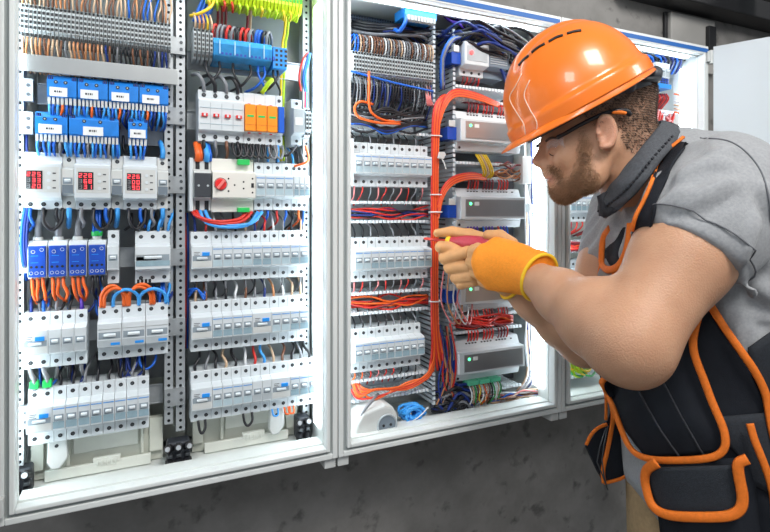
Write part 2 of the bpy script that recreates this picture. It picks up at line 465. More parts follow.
def cname(c): return dict(dblue='dark blue', lblue='light blue', yg='yellow green', maroon='dark red').get(c, c)

# ================= LEFT CABINET, left column
xL = X(24, 1.0); xR = X(170, 1.0)
for k, z in enumerate(zr):
    if k == 1: continue
    rail(XA+.036, X(163,1.045), z, 'steel device rail across the left column of the left cabinet, behind the '+['terminals','','number displays','blue power blocks','fifth row','bottom breaker row'][k])
# --- terminals
def P_term(w=.0052, tops=('tan',)):
    t = thing('terminal_block', 'terminal', 'terminal block')
    m = MB().use(mat('terminal_grey', (.50,.55,.57), .45, noise=.1, nscale=50)).prism([(.04,-.028),(.004,-.028),(-.004,-.018),(-.008,-.016),(-.008,.016),(-.004,.018),(.004,.028),(.04,.028)], .0002, w-.0002)
    m.build('body', parent=t)
    m = MB().use(DARK)
    for z in (-.022, -.012, -.004, .004, .012, .022):
        y = -.0083 if abs(z) < .015 else (-.0015 if abs(z) > .02 else -.0045)
        if abs(z) > .02: m.box(w*.2, w*.8, y-.001, y+.006, z-.0022, z+.0022)
        else: m.box(w*.15, w*.85, y-.0002, y+.004, z-.0022, z+.0022)
    m.build('clamp_opening', parent=t)
    m = MB().use(mat('marker_grey', (.55,.58,.58), .5)).box(w*.15, w*.85, -.0084, -.007, -.0010, .0010); m.build('marker', parent=t)
    return t
zt = Z(95, 30, 1.0)
nT = 38; x = X(21.5, 1.0); wT = (X(171,1.0)-x)/nT
for i in range(nT):
    place('term', P_term, (x+i*wT, .995, zt), 'slim grey terminal block in the long terminal row at the top left', 'grey terminal blocks in the long row at the top of the left cabinet')
for i in range(nT):
    xx = x+(i+.5)*wT
    c = random.choice(['tan','brown','copper','brown','tan','blue' if i > 25 else 'tan'])
    wire([(xx, .990, zt+.024), (xx+random.uniform(-.001,.001), .985, zt+.034), (xx+random.uniform(-.002,.004), .992, zt+.052), (xx+random.uniform(-.006,.01), 1.02, zt+.085)], c, .0016,
         cname(c)+' wire going up from the long terminal row at the top left', cname(c)+' wires above the long terminal row', 3, 'yellow' if i % 2 else None)
    c = random.choice(['tan','copper','grey','brown']) if i < 20 else random.choice(['black','black','dblue','brown','grey'])
    wire([(xx, .994, zt-.026), (xx, .990, zt-.036), (xx+random.uniform(-.003,.003), 1.0, zt-.052), (xx+random.uniform(-.006,.006), 1.03, zt-.075)], c, .0017,
         cname(c)+' wire going down from the long terminal row at the top left', cname(c)+' wires below the long terminal row', 3)
# metal cover
zc = Z(95, 69, .985)
mb = MB().use(ALU).box(X(14.5,.985), X(178.5,.985), .985, .987, zc-.0135, zc+.0135).box(X(14.5,.985), X(178.5,.985), .987, 1.02, zc+.0115, zc+.0135)
tag(mb.build('cover_strip', org=(X(95,.985), 1.02, zc), bevel=.0008), 'long plain grey metal strip below the top terminal row of the left cabinet', 'cover strip')
# --- relays
def P_relay(w, wl=.10, wr=.68, arrow=False):
    def mk():
        t = thing('relay', 'relay', 'relay')
        h = .0215
        m = MB().use(RELB).prism([(.04,-h),(.0,-h),(-.012,-.012),(-.012,.012),(-.004,h),(.04,h)], .0004, w-.0004); m.build('body', parent=t)
        m = MB().use(PAPER).box(w*wl, w*wr, -.0135, -.011, -.013, .001)
        p = m.build('label_plate', parent=t)
        cx = w*(wl+wr)/2
        MB().use(INK).box(cx-.006, cx-.003, -.0138, -.013, -.0072, -.0042).box(cx-.002, cx-.0005, -.0138, -.013, -.0072, -.0042).box(cx+.0005, cx+.003, -.0138, -.013, -.0072, -.0042).box(cx+.004, cx+.0048, -.0138, -.013, -.0072, -.0042).build('printed_text', parent=p)
        for f in (.3, .62):
            c = MB().use(DARK).cyl((w*f, -.0115, .0095), (0,-1,0), .0028, .0012, 10); c.use(LGREY).cyl((w*f, -.0125, .0095), (0,-1,0), .0012, .0005, 8); c.build('terminal_screw', parent=t)
        for f in (.02, .80):
            MB().use(DARK).box(w*f+.001, w*f+.0075, -.0105, -.009, .006, .0185).use(DEEPB).box(w*f+.002, w*f+.0032, -.0112, -.010, .007, .0175).box(w*f+.0048, w*f+.006, -.0112, -.010, .007, .0175).build('clamp_slots', parent=t)
        m = MB().use(OFFW)
        n = max(3, int(w/.0052))
        for i in range(n): m.box(w*(i+.15)/n, w*(i+.8)/n, -.009, .002, -h-.004, -.0135)
        m.build('lower_contacts', parent=t)
        return t
    return mk
def relay_wires(x0, x1, z, cols, where, n):
    for i in range(n):
        xx = x0+(x1-x0)*(i+.5)/n
        c = cols[i % len(cols)]
        wire([(xx, .992, z-.024), (xx+random.uniform(-.001,.001), .987, z-.033), (xx+random.uniform(-.003,.003), .995, z-.045), (xx+random.uniform(-.004,.004), 1.03, z-.052)], c, .0019,
             cname(c)+' wire under the '+where, cname(c)+' wires under the '+where, 3, random.choice(['orange','white','pink',None]))
zq = [Z(62,91,.99), Z(92,94.5,.99), Z(124,97,.99), Z(155,99.5,.99)]
ed = [47, 77.6, 108.6, 139.2, 169]
ord_ = ['leftmost','second from the left','third from the left','rightmost']
zu = Z(110, 93, .99)
for i in range(4):
    w = X(ed[i+1]-.5, .99)-X(ed[i], .99)
    t = P_relay(w)(); t.location = (X(ed[i], .99), .998, zu)
    tag(t, 'white labelled blue relay, %s in the upper relay row' % ord_[i], 'relay', 'blue relays in the upper relay row')
relay_wires(X(47,.99), X(168,.99), zu, ['lblue','blue','lblue','orange','blue','dblue','lblue'], 'upper row of blue relays', 30)
zl = Z(77, 127, .99)
for i, (a, b, wl, wr, lb) in enumerate(((35,68,.12,.82,'narrower blue relay with a white label at the left end of the lower relay row'),
                                 (69,119,.28,.68,'widest blue relay, in the middle of the lower relay row'),(128,147.5,.1,.9,'smallest blue relay, standing alone at the right of the lower relay row'))):
    w = X(b, .99)-X(a, .99)
    t = P_relay(w, wl, wr)(); t.location = (X(a,.99), .998, zl); tag(t, lb, 'relay', 'blue relays in the lower relay row')
    relay_wires(X(a,.99), X(b,.99), zl, ['lblue','blue','lblue','blue','grey'], 'lower row of blue relays', (6,12,4)[i])
rail(XA+.036, X(163,1.045), zu, 'steel device rail behind the upper row of blue relays'); rail(XA+.036, X(163,1.045), zl, 'steel device rail behind the lower row of blue relays')
# --- displays
SEG = {'0':'abcdef','1':'bc','2':'abged','3':'abgcd','4':'fgbc','5':'afgcd','6':'afgcde','7':'abc','8':'abcdefg','9':'abcdfg',' ':''}
def P_disp(lines):
    w = MW*3; nose = .020
    t = thing('voltage_monitor', 'm', 'voltage monitor')
    MB().use(WHITE).prism(prof(nose, .0455, .030), .0004, w-.0004).build('body', parent=t, bevel=.0006)
    MB().use(OFFW).box(.0035, w-.003, -nose-.0006, -nose+.001, -.0185, .0215).build('face_plate', parent=t)
    d = MB().use(DARK).box(.006, .0275, -nose-.0012, -nose, -.0135, .015).build('display', parent=t)
    m = MB().use(LEDR); m2 = MB().use(mat('unlit_segment', (.30,.31,.33), .5)); cw, chh = .0066, .0090
    for r, ln in enumerate(lines):
        for k, ch in enumerate(ln):
            x0 = .0072+k*.0068; z0 = .0060-r*.0092; X1 = x0+.0042; H = .0066; th = .0008; y0, y1 = -nose-.0017, -nose-.0011
            for s in ('abcdefg'):
                q = m if s in SEG.get(ch, '') else (m2 if ch == ' ' and s in 'abgcd' else None)
                if not q: continue
                if s == 'a': q.box(x0, X1, y0, y1, z0+H-th, z0+H)
                if s == 'd': q.box(x0, X1, y0, y1, z0, z0+th)
                if s == 'g': q.box(x0, X1, y0, y1, z0+H/2-th/2, z0+H/2+th/2)
                if s == 'f': q.box(x0, x0+th, y0, y1, z0+H/2, z0+H)
                if s == 'e': q.box(x0, x0+th, y0, y1, z0, z0+H/2)
                if s == 'b': q.box(X1-th, X1, y0, y1, z0+H/2, z0+H)
                if s == 'c': q.box(X1-th, X1, y0, y1, z0, z0+H/2)
    tag(m.build('lit_digits', parent=d), 'glowing red digits'); m2.build('unlit_digits', parent=d)
    for k in range(3):
        MB().use(WHITE).cyl((.036, -nose, .0115-k*.0115), (0,-1,0), .0026, .002, 12).build('push_button', parent=t)
        MB().use(INK).box(.041, .0455, -nose-.0009, -nose, .0105-k*.0115, .0125-k*.0115).build('printed_mark', parent=t)
        c = MB().use(DARK).cyl((.0085+k*.0178, .0002, -.037), (0,-1,0), .0034, .0007, 12); c.use(SCREW).cyl((.0085+k*.0178, -.0004, -.037), (0,-1,0), .0019, .0005, 8); c.build('terminal_screw', parent=t)
    return t
zd = 1.501
x = xL
xs_d = []
def P_mcbg(): return device('circuit_breaker', 'circuit breaker', MW, 1, band=DKBAND, body=OFFW, band_z=(-.020,-.006), tog=WHITE)
for i, (ln, lb) in enumerate(((('225',' 33',' 20'),'leftmost of the three white voltage monitors with glowing red digits'), (('228',' 68',' 31'),'middle one of the three white voltage monitors with glowing red digits'),
                              (('226',' 00',' 90'),'rightmost of the three white voltage monitors with glowing red digits'))):
    t = P_disp(ln); t.location = (x, 1.0, zd); tag(t, lb, 'voltage monitor', 'white voltage monitors with red digits')
    xs_d += [x+.0085, x+.0263, x+.0441]; x += MW*3
    place('mcbg', P_mcbg, (x, 1.0, zd), 'grey one-pole breaker directly right of the %s voltage monitor' % ('leftmost','middle','rightmost')[i], 'grey breakers between the voltage monitors'); xs_d.append(x+MW/2)
    wire([(x+.009,.998,zd+.043),(x+.009,.998,zd+.058),(x+.006,1.02,zd+.075)], 'lblue', .0042, 'thick light blue wire above a grey breaker of the display row', 'thick light blue wires at the grey breakers of the display row', 9)
    wire([(x+.009,.998,zd-.043),(x+.009,.998,zd-.058),(x+.006,1.02,zd-.075)], 'lblue', .0038, 'thick light blue wire below a grey breaker of the display row', 'thick light blue wires at the grey breakers of the display row', 9)
    x += MW
for i, xx in enumerate(xs_d):
    if i % 4 == 3: continue
    c = ['blue','grey','black'][i % 3] if i else 'blue'
    wire([(xx, .998, zd-.043), (xx, .996, zd-.058), (xx+.004, 1.0, zd-.07), (xx+(.012 if i % 2 else -.006), 1.03, zd-.08)], c, .0028, cname(c)+' wire hanging below the voltage monitors', cname(c)+' wires below the voltage monitors', 6)
    if i in (1, 5, 8): wire([(xx,.998,zd-.043),(xx+.001,.99,zd-.065),(xx+.012,.992,zd-.078),(xx+.024,.995,zd-.066),(xx+.026,1.0,zd-.043)], 'black', .0028, 'black jumper wire looping below the voltage monitors', 'black jumper wires below the voltage monitors', 8)
# left blue wire bundle
for k in range(3):
    wire([(xL+.001+k*.0035,1.0,zd-.043),(xL-.002+k*.0035,.995,zd-.075),(xL-.003+k*.0035,1.0,zd-.115),(xL-.002+k*.003,1.03,zd-.16)], 'dblue' if k else 'blue', .0024, 'blue wire running down the left edge below the leftmost voltage monitor','blue wires along the left edge',9)
# --- blue blocks
def P_block():
    w = .0275
    t = thing('power_distribution_block', 'b', 'distribution block')
    MB().use(WHITE).prism([(.044,-.030),(.002,-.030),(-.004,-.026),(-.004,.024),(.004,.030),(.044,.031)], .0006, w-.0006).build('housing', parent=t, bevel=.0008)
    c = MB().use(DEEPB).box(.0022, w-.0018, -.011, -.004, -.0265, .0225).build('blue_cover', parent=t, bevel=.0008)
    m = MB().use(OFFW)
    for i in range(3):
        for k, z in enumerate((-.020, -.0105)):
            if k == 0:
                pts = [(.0065+i*.0072+.0024*math.cos(g*math.pi/5), -.0113, z+.0024*math.sin(g*math.pi/5)) for g in range(10)]
                m.loop(pts, .0004, 4)
            else:
                m.use(DARK).cyl((.0065+i*.0072, -.0109, z), (0,-1,0), .0021, .0005, 8); m.use(OFFW)
    for q, z in ((.009,.0135),(.0205,.0165)):
        m.loop([(q+.0026*math.cos(g*math.pi/5), -.0113, z+.0026*math.sin(g*math.pi/5)) for g in range(10)], .0004, 4)
    m.use(BRB).box(.006, .016, -.0113, -.0108, .0066, .0075).box(.006, .016, -.0113, -.0108, -.004, -.0032)
    m.build('moulded_openings', parent=c)
    MB().use(OFFW).cyl((w*.45, .012, .030), (0,0,1), .0072, .006, 14).build('cable_collar', parent=t)
    return t
zb = Z(67, 259, 1.0)
bx = X(27.5, 1.0); bw = (X(107,1.0)-bx)/4
for i in range(4):
    place('block', P_block, (bx+i*bw, 1.0, zb), '%s deep blue power distribution block with a white housing' % ('leftmost','second from left','third from left','rightmost')[i], 'deep blue power distribution blocks')
    if i < 3:
        xx = bx+i*bw+.0124
        wire([(xx,1.012,zb+.034),(xx+.001,1.008,zb+.055),(xx+.004,1.01,zb+.07),(xx+.002,1.03,zb+.095)], 'grey', .0048, 'thick grey cable entering the top of a deep blue power block', 'thick grey cables above the deep blue power blocks', 12, n=8)
    else:
        xx = bx+i*bw+.0124
        for q in range(3): wire([(xx-.004+q*.004,1.010,zb+.034),(xx-.004+q*.004,1.006,zb+.055),(xx-.006+q*.005,1.02,zb+.09)], 'blue', .0028, 'blue wire entering the green collar of the rightmost deep blue power block', 'blue wires above the rightmost deep blue power block', 10)
        g = MB().use(GREENP).cyl((xx, 1.012, zb+.0365), (0,0,1), .0085, .008, 14); tag(g.build('cable_collar', org=(xx,1.012,zb+.0365), smooth=False), 'green ring around the blue wires above the rightmost deep blue power block', 'cable collar')
    for q in range(3):
        xx = bx+i*bw+.0065+q*.0072
        c = 'orange' if i < 3 else random.choice(['black','black','lblue'])
        wire([(xx,.998,zb-.029),(xx+.001,.994,zb-.040),(xx+random.uniform(-.001,.007),.998,zb-.056),(xx+random.uniform(-.002,.010),1.02,zb-.072)], c, .0025, cname(c)+' wire hanging below the deep blue power blocks', cname(c)+' wires below the deep blue power blocks', 10)
x = X(107.5, 1.0)
zbr = Z(113, 257, 1.0)
t = P_mcbw(); t.location = (x, 1.0, zbr); tag(t, 'white one-pole breaker right beside the deep blue power blocks', 'circuit breaker')
def deco_cont(t, w, nose):
    MB().use(ALU).box(.001, w*.62, -nose-.0006, -nose+.001, .004, .006).build('metal_strip', parent=t)
    MB().use(PAPER).box(.002, w*.6, -nose-.0004, -nose+.001, -.004, .002).build('label_sticker', parent=t)
    for k in range(4): MB().use(DARK).box(.003+k*.006, .007+k*.006, -.0006, .002, -.044, -.0375).build('lower_clamp', parent=t)
t = device('contactor', 'contactor', X(170,1.0)-X(135,1.0), 3, band=BAND, band_z=(-.014,-.005), tog=WHITE, deco=deco_cont); t.location = (X(135,1.0), 1.0, Z(152,257,1.0))
tag(t, 'white contactor right of the deep blue blocks, standing apart from them', 'contactor')
for xx in np.linspace(X(138,1.0), X(168,1.0), 4):
    wire([(xx,1.0,zbr+.043),(xx+.002,.996,zbr+.056),(xx+.007,1.01,zbr+.068),(xx+.01,1.04,zbr+.08)], random.choice(['black','grey','lblue']), .0024, 'wire entering the top of the white contactor', 'wires above the white contactor', 6)
# --- fifth row
z5 = 1.2475
xs, _ = row(X(24,1.0), z5, 'rwww', 'in the left group beside three residual current breakers')
drop(xs, z5, 1, ['dblue','blue','grey','black','purple'], 'above the left group of the fifth row', ferr=['purple','purple',None], r=.0024, h=.026)
drop(xs, z5, 0, ['grey','black'], 'below the left group of the fifth row', r=.0028)
def deco_rcbo(t, w, nose):
    MB().use(BRB).box(w*.55, w*.92, -nose-.0014, -nose, -.0165, -.0125).build('test_button', parent=t)
    MB().use(INK).box(w*.55, w*.92, -nose-.0004, -nose+.0005, -.0105, -.0098).build('printed_text', parent=t)
    MB().use(ALU).box(.001, w-.001, -nose-.0005, -nose+.001, .0095, .0105).build('printed_line', parent=t)
def P_rcbo(): return device('residual_current_breaker', 'residual current breaker', MW*2*1.02, 2, band=LGREY, band_z=(-.019,-.008), tog=WHITE, tz=(-.003,.003), deco=deco_rcbo, nose=.021)
x = X(98, 1.0)
for i in range(3):
    place('rcbo', P_rcbo, (x+i*MW*2.05, 1.0, z5+.003), '%s one of the three white residual current breakers under the orange and blue loops' % ('left','middle','right')[i], 'white residual current breakers under the orange and blue loops')
z5t = z5+.046
for a, b, c, hh in ((98,121,'orange',.034),(101,124,'orange',.030),(124,148,'orange',.030),(126,151,'orange',.034),(110,136,'lblue',.027),(136,163,'lblue',.026)):
    xa, xb = X(a+3,1.0), X(b+3,1.0); q = (xb-xa)
    wire([(xa,1.0,z5t),(xa+q*.04,.994,z5t+hh*.6),(xa+q*.25,.988,z5t+hh*.96),(xa+q*.5,.986,z5t+hh*1.08),(xa+q*.75,.988,z5t+hh*.96),(xb-q*.04,.994,z5t+hh*.6),(xb,1.0,z5t)], c, .0029,
         ('orange' if c == 'orange' else 'light blue')+' jumper wire arching over the three white residual current breakers', ('orange' if c == 'orange' else 'light blue')+' jumper loops above the residual current breakers', 20, n=8)
drop([X(q,1.0) for q in (100,104,160,165,168)], z5, 1, ['blue','lblue','blue'], 'beside the jumper loops above the residual current breakers', r=.0026, h=.04)
# --- sixth row
z6 = 1.1265
xs, x6 = row(X(28,1.0), z6, 'rbbbbbbbb', 'in the left column, lowest row')
drop(xs[2:], z6, 1, ['black','black','grey','black'], 'above the lowest breaker row of the left column', r=.0022, h=.028, ferr=['purple','purple','blue','purple'], spread=.008)
for k in range(2):
    xx = xs[k]
    wire([(xx,1.0,z6+.043),(xx,.996,z6+.06),(xx-.006,1.0,z6+.075),(xx-.009,1.03,z6+.09)], 'grey', .0032, 'grey cable with a green ferrule above the lowest left switch', 'grey cables with green ferrules', 14, n=8)
    tag(MB().use(GREENP).box(xx-.0062, xx+.0062, .994, 1.006, z6+.0455, z6+.0575).build('cable_collar', org=(xx,1.0,z6+.0455), bevel=.001), '%s one of the two green collars above the lowest left switch' % ('left','right')[k], 'cable collar')
# background loops
for i in range(26):
    xx = random.uniform(xL, xR-.01); zz = random.choice([1.31, 1.185, 1.19, 1.435, 1.56, 1.30])+random.uniform(-.012,.012); w = random.uniform(.012,.03)
    wire([(xx,1.02,zz+.02),(xx+.002,1.012,zz-.006),(xx+w*.5,1.01,zz-.014),(xx+w,1.014,zz-.002),(xx+w+.002,1.04,zz+.02)], random.choice(['black','black','dblue','blue','grey']), .0020, 'dark wire looping between the device rows of the left cabinet', 'dark wires between the rows', 0)
# ================= LEFT CABINET, right column
x2 = X(190.5, 1.0)
for k, (z, nm) in enumerate(((1.622,'orange surge protectors'),(1.50,'changeover switch'),(1.372,'row under the changeover switch'),(1.248,'fourth breaker row'),(1.124,'lowest breaker row'))):
    rail(X(187,1.045), XB-.03, z, 'steel device rail across the right column of the left cabinet, behind the '+nm)
# yellow-green terminals at the very top
def P_ygterm():
    w = .0058
    t = thing('earth_terminal', 'e', 'terminal block')
    MB().use(YG).prism([(.04,-.024),(.0,-.024),(-.008,-.012),(-.008,.016),(.0,.028),(.04,.028)], .0002, w-.0002).build('body', parent=t)
    MB().use(mat('terminal_green', (.05,.38,.04), .4)).box(w*.15, w*.85, -.0086, -.006, -.006, .010).build('green_clamp', parent=t)
    return t
zy = Z(250, 1.5, 1.0)+.012
xg = X(206, 1.0); ng = 26; wg = (X(301,1.0)-xg)/ng
for i in range(ng):
    place('yg', P_ygterm, (xg+i*wg, .995, zy), 'small yellow and green earth terminal at the very top of the left cabinet', 'yellow and green earth terminals at the top')
    xx = xg+(i+.5)*wg
    if i % 2 == 0: wire([(xx,.992,zy-.022),(xx+.001,.988,zy-.030),(xx+.001+random.uniform(-.002,.002),1.0,zy-.038)], random.choice(['yellow','yg','red']), .0022, 'short coloured wire under the yellow and green earth terminals', 'short wires under the earth terminals', 2)
for px, c in ((286,'yellow'),(289,'yg'),(218,'maroon'),(222,'maroon'),(226,'maroon'),(248,'maroon'),(251,'tan')):
    xx = X(px, 1.01)
    wire([(xx,1.01,zy-.02),(xx+.002,1.03,zy-.05),(xx-.004 if c == 'maroon' else xx,1.04,zy-.08)] + ([(xx,1.055,zy-.20),(xx,1.05,zy-.30)] if px > 280 else []), c, .0026, cname(c)+' cable hanging below the earth terminals', cname(c)+' cables below the earth terminals', 12)
wire([(X(190,1.0),1.0,Z(190,16,1.0)),(X(200,1.0),.99,Z(200,15,1.0)),(X(210,1.0),.99,Z(210,9,1.0)),(X(216,1.0),1.0,Z(216,-2,1.0))], 'yellow', .003, 'yellow cable curving up beside the earth terminals', None, 20)
for k in range(4): wire([(X(194+k*3,1.02),1.02,Z(195,22,1.02)),(X(199+k*4,1.02),1.015,Z(199,9,1.02)),(X(205+k*3,1.02),1.02,Z(205,-4,1.02))], 'blue', .0035, 'dark blue cable curving upward at the top of the right column', 'dark blue cables at the top of the right column', 12)
# terminals + blue busbar block
zbb = Z(245, 53, 1.0)
for i in range(5):
    place('term', P_term, (X(193,1.0)+i*.0068, .995, zbb+.006), 'grey terminal block left of the light blue busbar', 'grey terminals left of the light blue busbar')
    wire([(X(193,1.0)+i*.0068+.003,.99,zbb+.03),(X(193,1.0)+i*.0068+.003,.985,zbb+.042),(X(193,1.0)+i*.0068+.001,1.0,zbb+.06)], random.choice(['copper','tan','yellow']), .002, 'copper coloured wire above the terminals left of the light blue busbar', 'wires above the terminals left of the light blue busbar', 4)
xb0, xb1 = X(213.5,.985), X(272,.985)
t = thing('busbar_block', 'long light blue translucent busbar block in the upper right column of the left cabinet', 'busbar', ((xb0+xb1)/2, 1.0, zbb))
L = tuple(t.location)
m = MB().use(SKYB).prism([(1.04,zbb-.022),(1.0,zbb-.022),(.985,zbb-.014),(.980,zbb+.006),(.990,zbb+.018),(1.04,zbb+.02)], xb0, xb1); m.build('cover', parent=t, org=L, bevel=.001)
for i in range(4):
    q = xb0+(i+.12)*(xb1-xb0)/4+.006
    MB().use(mat('pale_blue_rib', (.35,.62,.85), .3)).box(q, q+.002, .978, .982, zbb-.012, zbb+.012).build('rib', parent=t, org=L)
    for k in range(3): MB().use(DEEPB).box(q+.004+k*.007, q+.008+k*.007, .9835, .988, zbb-.012, zbb-.005).build('clamp_opening', parent=t, org=L)
t = thing('busbar_end', 'blue end block with dark clamp holes at the right end of the light blue busbar', 'busbar', (X(278,.99), 1.0, zbb)); L = tuple(t.location)
MB().use(BRB).box(X(273,.985), X(287,.985), .985, 1.04, zbb-.026, zbb+.014).build('body', parent=t, org=L, bevel=.001)
for a in range(3):
    for b in range(4): MB().use(DARK).box(X(275.5,.985)+a*.0085, X(275.5,.985)+a*.0085+.0045, .9845, .987, zbb-.021+b*.0088, zbb-.0165+b*.0088).build('clamp_hole', parent=t, org=L)
rail(X(187,1.045), XB-.03, zbb-.012, 'steel device rail carrying the light blue busbar')
for i, px in enumerate((212,217,221,226,231,236,240,245,249,255,258,262,266)):
    c = ['red','grey','grey','red','grey','black','red','red','grey','blue','blue','black','grey'][i]; xx = X(px,1.0)
    wire([(xx,1.0,zbb+.016),(xx,.994,zbb+.032),(xx+.006,.998,zbb+.044),(xx+.013,1.01,zbb+.030),(xx+.014,1.04,zbb+.020)], c, .0026, cname(c)+' wire arching over the light blue busbar', cname(c)+' wires arching over the light blue busbar', 12, n=7)
for i, px in enumerate((206,219,233,250,258,264,273,277)):
    c = ['black','black','black','black','blue','blue','black','black'][i]; xx = X(px,1.0)
    wire([(xx,1.0,zbb-.022),(xx,.994,zbb-.040),(xx+(-.016 if i % 2 else .012),.996,zbb-.062),(xx+(-.03 if i % 2 else .02),1.03,zbb-.066)], c, .0024, cname(c)+' wire hanging in a loop below the light blue busbar', cname(c)+' wires below the light blue busbar', 10)
# orange/blue pair on the right
for c, dx in (('red',0),('blue',.008),('lblue',.012)):
    wire([(X(301,1.0)+dx,1.0,zbb-.06),(X(298,1.0)+dx,.992,zbb-.035),(X(301,1.0)+dx,.99,zbb-.005),(X(306,1.0)+dx*.5,.992,zbb+.012),(X(308,1.0),.995,zbb+.002),(X(306,1.0),1.0,zbb-.03),(X(305,1.0)+dx*.3,1.0,zbb-.115)], c, .0022, cname(c)+' wire looping at the right edge of the left cabinet', 'wires looping at the right edge of the left cabinet', 15)
wire([(X(305,1.0),.998,1.58),(X(307,1.0),.99,1.555),(X(303,1.0),.99,1.545),(X(295,1.0),1.0,1.54),(X(290,1.0),1.03,1.53)], 'orange', .0024, 'orange wire curling below the small grey module at the right edge', None, 15)
# --- surge row
zs = 1.624
def deco_main(t, w, nose):
    MB().use(mat('pale_blue_print', (.10,.32,.70), .5)).box(.001, w-.001, -nose-.0004, -nose+.001, .0150, .0158).build('printed_line', parent=t)
t = thing('four_pole_switch', 'white four-pole main switch with four small red handles, left of the orange surge protectors', 'main switch', (X(198,1.0), 1.0, zs)); L = tuple(t.location)
w4 = X(243,1.0)-X(198,1.0)
m = MB().use(WHITE).prism([(y+1.0, z+zs) for y, z in prof(.012,.046,.030)], L[0], L[0]+w4).build('body', parent=t, org=L, bevel=.0005)
m = MB().use(LGREY)
for i in range(1, 4): m.box(L[0]+i*w4/4-.0004, L[0]+i*w4/4+.0004, .9873, .99, zs-.024, zs+.022)
m.build('pole_joint', parent=t, org=L)
for i in range(4):
    cx = L[0]+(i+.5)*w4/4
    MB().use(REDP).box(cx-.0050, cx+.0050, .983, .989, zs-.0035, zs+.0022).build('red_handle', parent=t, org=L, bevel=.0005)
    MB().use(WHITE).box(cx-.0018, cx+.0018, .9822, .984, zs-.0028, zs+.0015).build('handle_mark', parent=t, org=L)
    for z in (zs-.037, zs+.037):
        c = MB().use(DARK).cyl((cx,1.0,z),(0,-1,0),.0038,.0008,12); c.use(SCREW).cyl((cx,.9993,z),(0,-1,0),.002,.0006,8); c.build('terminal_screw', parent=t, org=L)
MB().use(BAND2).box(L[0]+.002, L[0]+w4-.002, .9872, .989, zs+.0125, zs+.0135).box(L[0]+.002, L[0]+w4-.002, .9872, .989, zs-.016, zs-.0152).build('printed_line', parent=t, org=L)
def P_spd(col, green=True):
    def mk():
        w = (X(275.5,1.0)-X(243,1.0))/3 if green else X(282,1.0)-X(275.5,1.0)
        t = thing('surge_protector', 's', 'surge protector')
        MB().use(WHITE).prism(prof(.006,.048,.026), .0002, w-.0002).build('base', parent=t)
        MB().use(col).box(.0006, w-.0006, -.018, -.005, -.024, .024).build('plug_module', parent=t, bevel=.0008)
        if green: MB().use(GREENP).box(w*.2, w*.8, -.0186, -.0175, .0008, .0045).build('status_window', parent=t)
        if green:
            MB().use(mat('dark_orange', (.55,.14,.01), .4)).box(.0008, w-.0008, -.0184, -.0175, -.0135, -.0128).build('groove', parent=t)
            for z in (.026, -.027): MB().use(REDP).box(w*.35, w*.6, -.0075, -.0055, z-.001, z+.001).build('red_mark', parent=t)
        for z in (-.038, .038):
            if z > 0 and green: continue
            c = MB().use(DARK).cyl((w/2,0.0003,z),(0,-1,0),.0032,.0008,12); c.use(SCREW).cyl((w/2,-.0004,z),(0,-1,0),.0018,.0006,8); c.build('terminal_screw', parent=t)
        return t
    return mk
x = X(243,1.0); w = (X(275.5,1.0)-x)/3
for i in range(3): place('spd', P_spd(ORANGEP), (x+i*w+.0003, 1.0, zs), '%s one of the three orange surge protectors' % ('left','middle','right')[i], 'orange surge protectors')
t = P_spd(mat('surge_blue', (.01,.10,.55), .35), False)(); t.location = (X(275.5,1.0)+.0006, 1.0, zs); tag(t, 'narrow blue surge protector right of the three orange ones', 'surge protector')
# small module at right
xm = X(291,1.0)
t = thing('timer_relay', 'small grey module with a stepped front, right of the surge protectors', 'relay', (xm, 1.0, zs)); L = tuple(t.location)
MB().use(LGREY).prism([(y+1.0,z+zs) for y, z in prof(.020,.044,.026)], xm, xm+.021).build('body', parent=t, org=L, bevel=.0006)
MB().use(PAPER).box(xm+.003, xm+.017, .9795, .981, zs-.008, zs+.006).build('label_sticker', parent=t, org=L)
for z in (zs-.036, zs+.036): MB().use(DARK).cyl((xm+.011,1.0,z),(0,-1,0),.003,.0008,10).build('terminal_screw', parent=t, org=L)
for i in range(2): place('term', P_term, (xm+.024+i*.006, .99, zs), 'grey terminal right of the small grey module beside the surge protectors', 'terminals right of the small grey module')
xs4 = [X(198,1.0)+(i+.5)*w4/4 for i in range(4)]
for i, xx in enumerate(xs4):
    wire([(xx,1.0,zs+.044),(xx-.002,.994,zs+.058),(xx-.010,1.0,zs+.072),(xx-.016,1.04,zs+.08)], ['grey','black','grey','black'][i], .0034, 'dark wire bending over the white four-pole switch', 'dark wires above the white four-pole switch', 12, n=7)
    wire([(xx,1.0,zs-.044),(xx,.996,zs-.056),(xx+.003,1.01,zs-.068),(xx,1.04,zs-.085)], ['black','grey','brown','black'][i], .0030, 'dark wire below the white four-pole switch', 'dark wires below the white four-pole switch', 8)
for i in range(8):
    xx = X(232+i*6,1.0)
    wire([(xx,1.0,zs-.046),(xx+.003,.992,zs-.066),(xx+.010,.990,zs-.072),(xx+.016,.994,zs-.060),(xx+.016,1.0,zs-.046)], 'black' if i < 6 else 'grey', .0024, 'black wire looping below the orange surge protectors', 'black loops below the surge protectors', 9)
wire([(X(282,1.0),.996,zs-.066),(X(287,1.0),.99,zs-.064),(X(293,1.0),.99,zs-.052),(X(297,1.0),1.0,zs-.044)], 'black', .0024, 'black wire running to the small grey module', None, 9)
for px in (278, 268): wire([(X(px,1.0),1.0,zs-.046),(X(px,1.0),.997,zs-.06),(X(px,1.0),1.0,1.50+.046)], 'lblue', .0024, 'light blue wire from the surge protectors down to the breakers', 'light blue wires below the surge protectors', 9)
wire([(X(262,1.0),1.0,zs+.050),(X(267,1.0),.99,zs+.066),(X(271,1.0),.994,zs+.075),(X(270,1.0),1.03,zs+.085)], 'yg', .0042, 'yellow green cable entering above the orange surge protectors', None, 20, n=8)
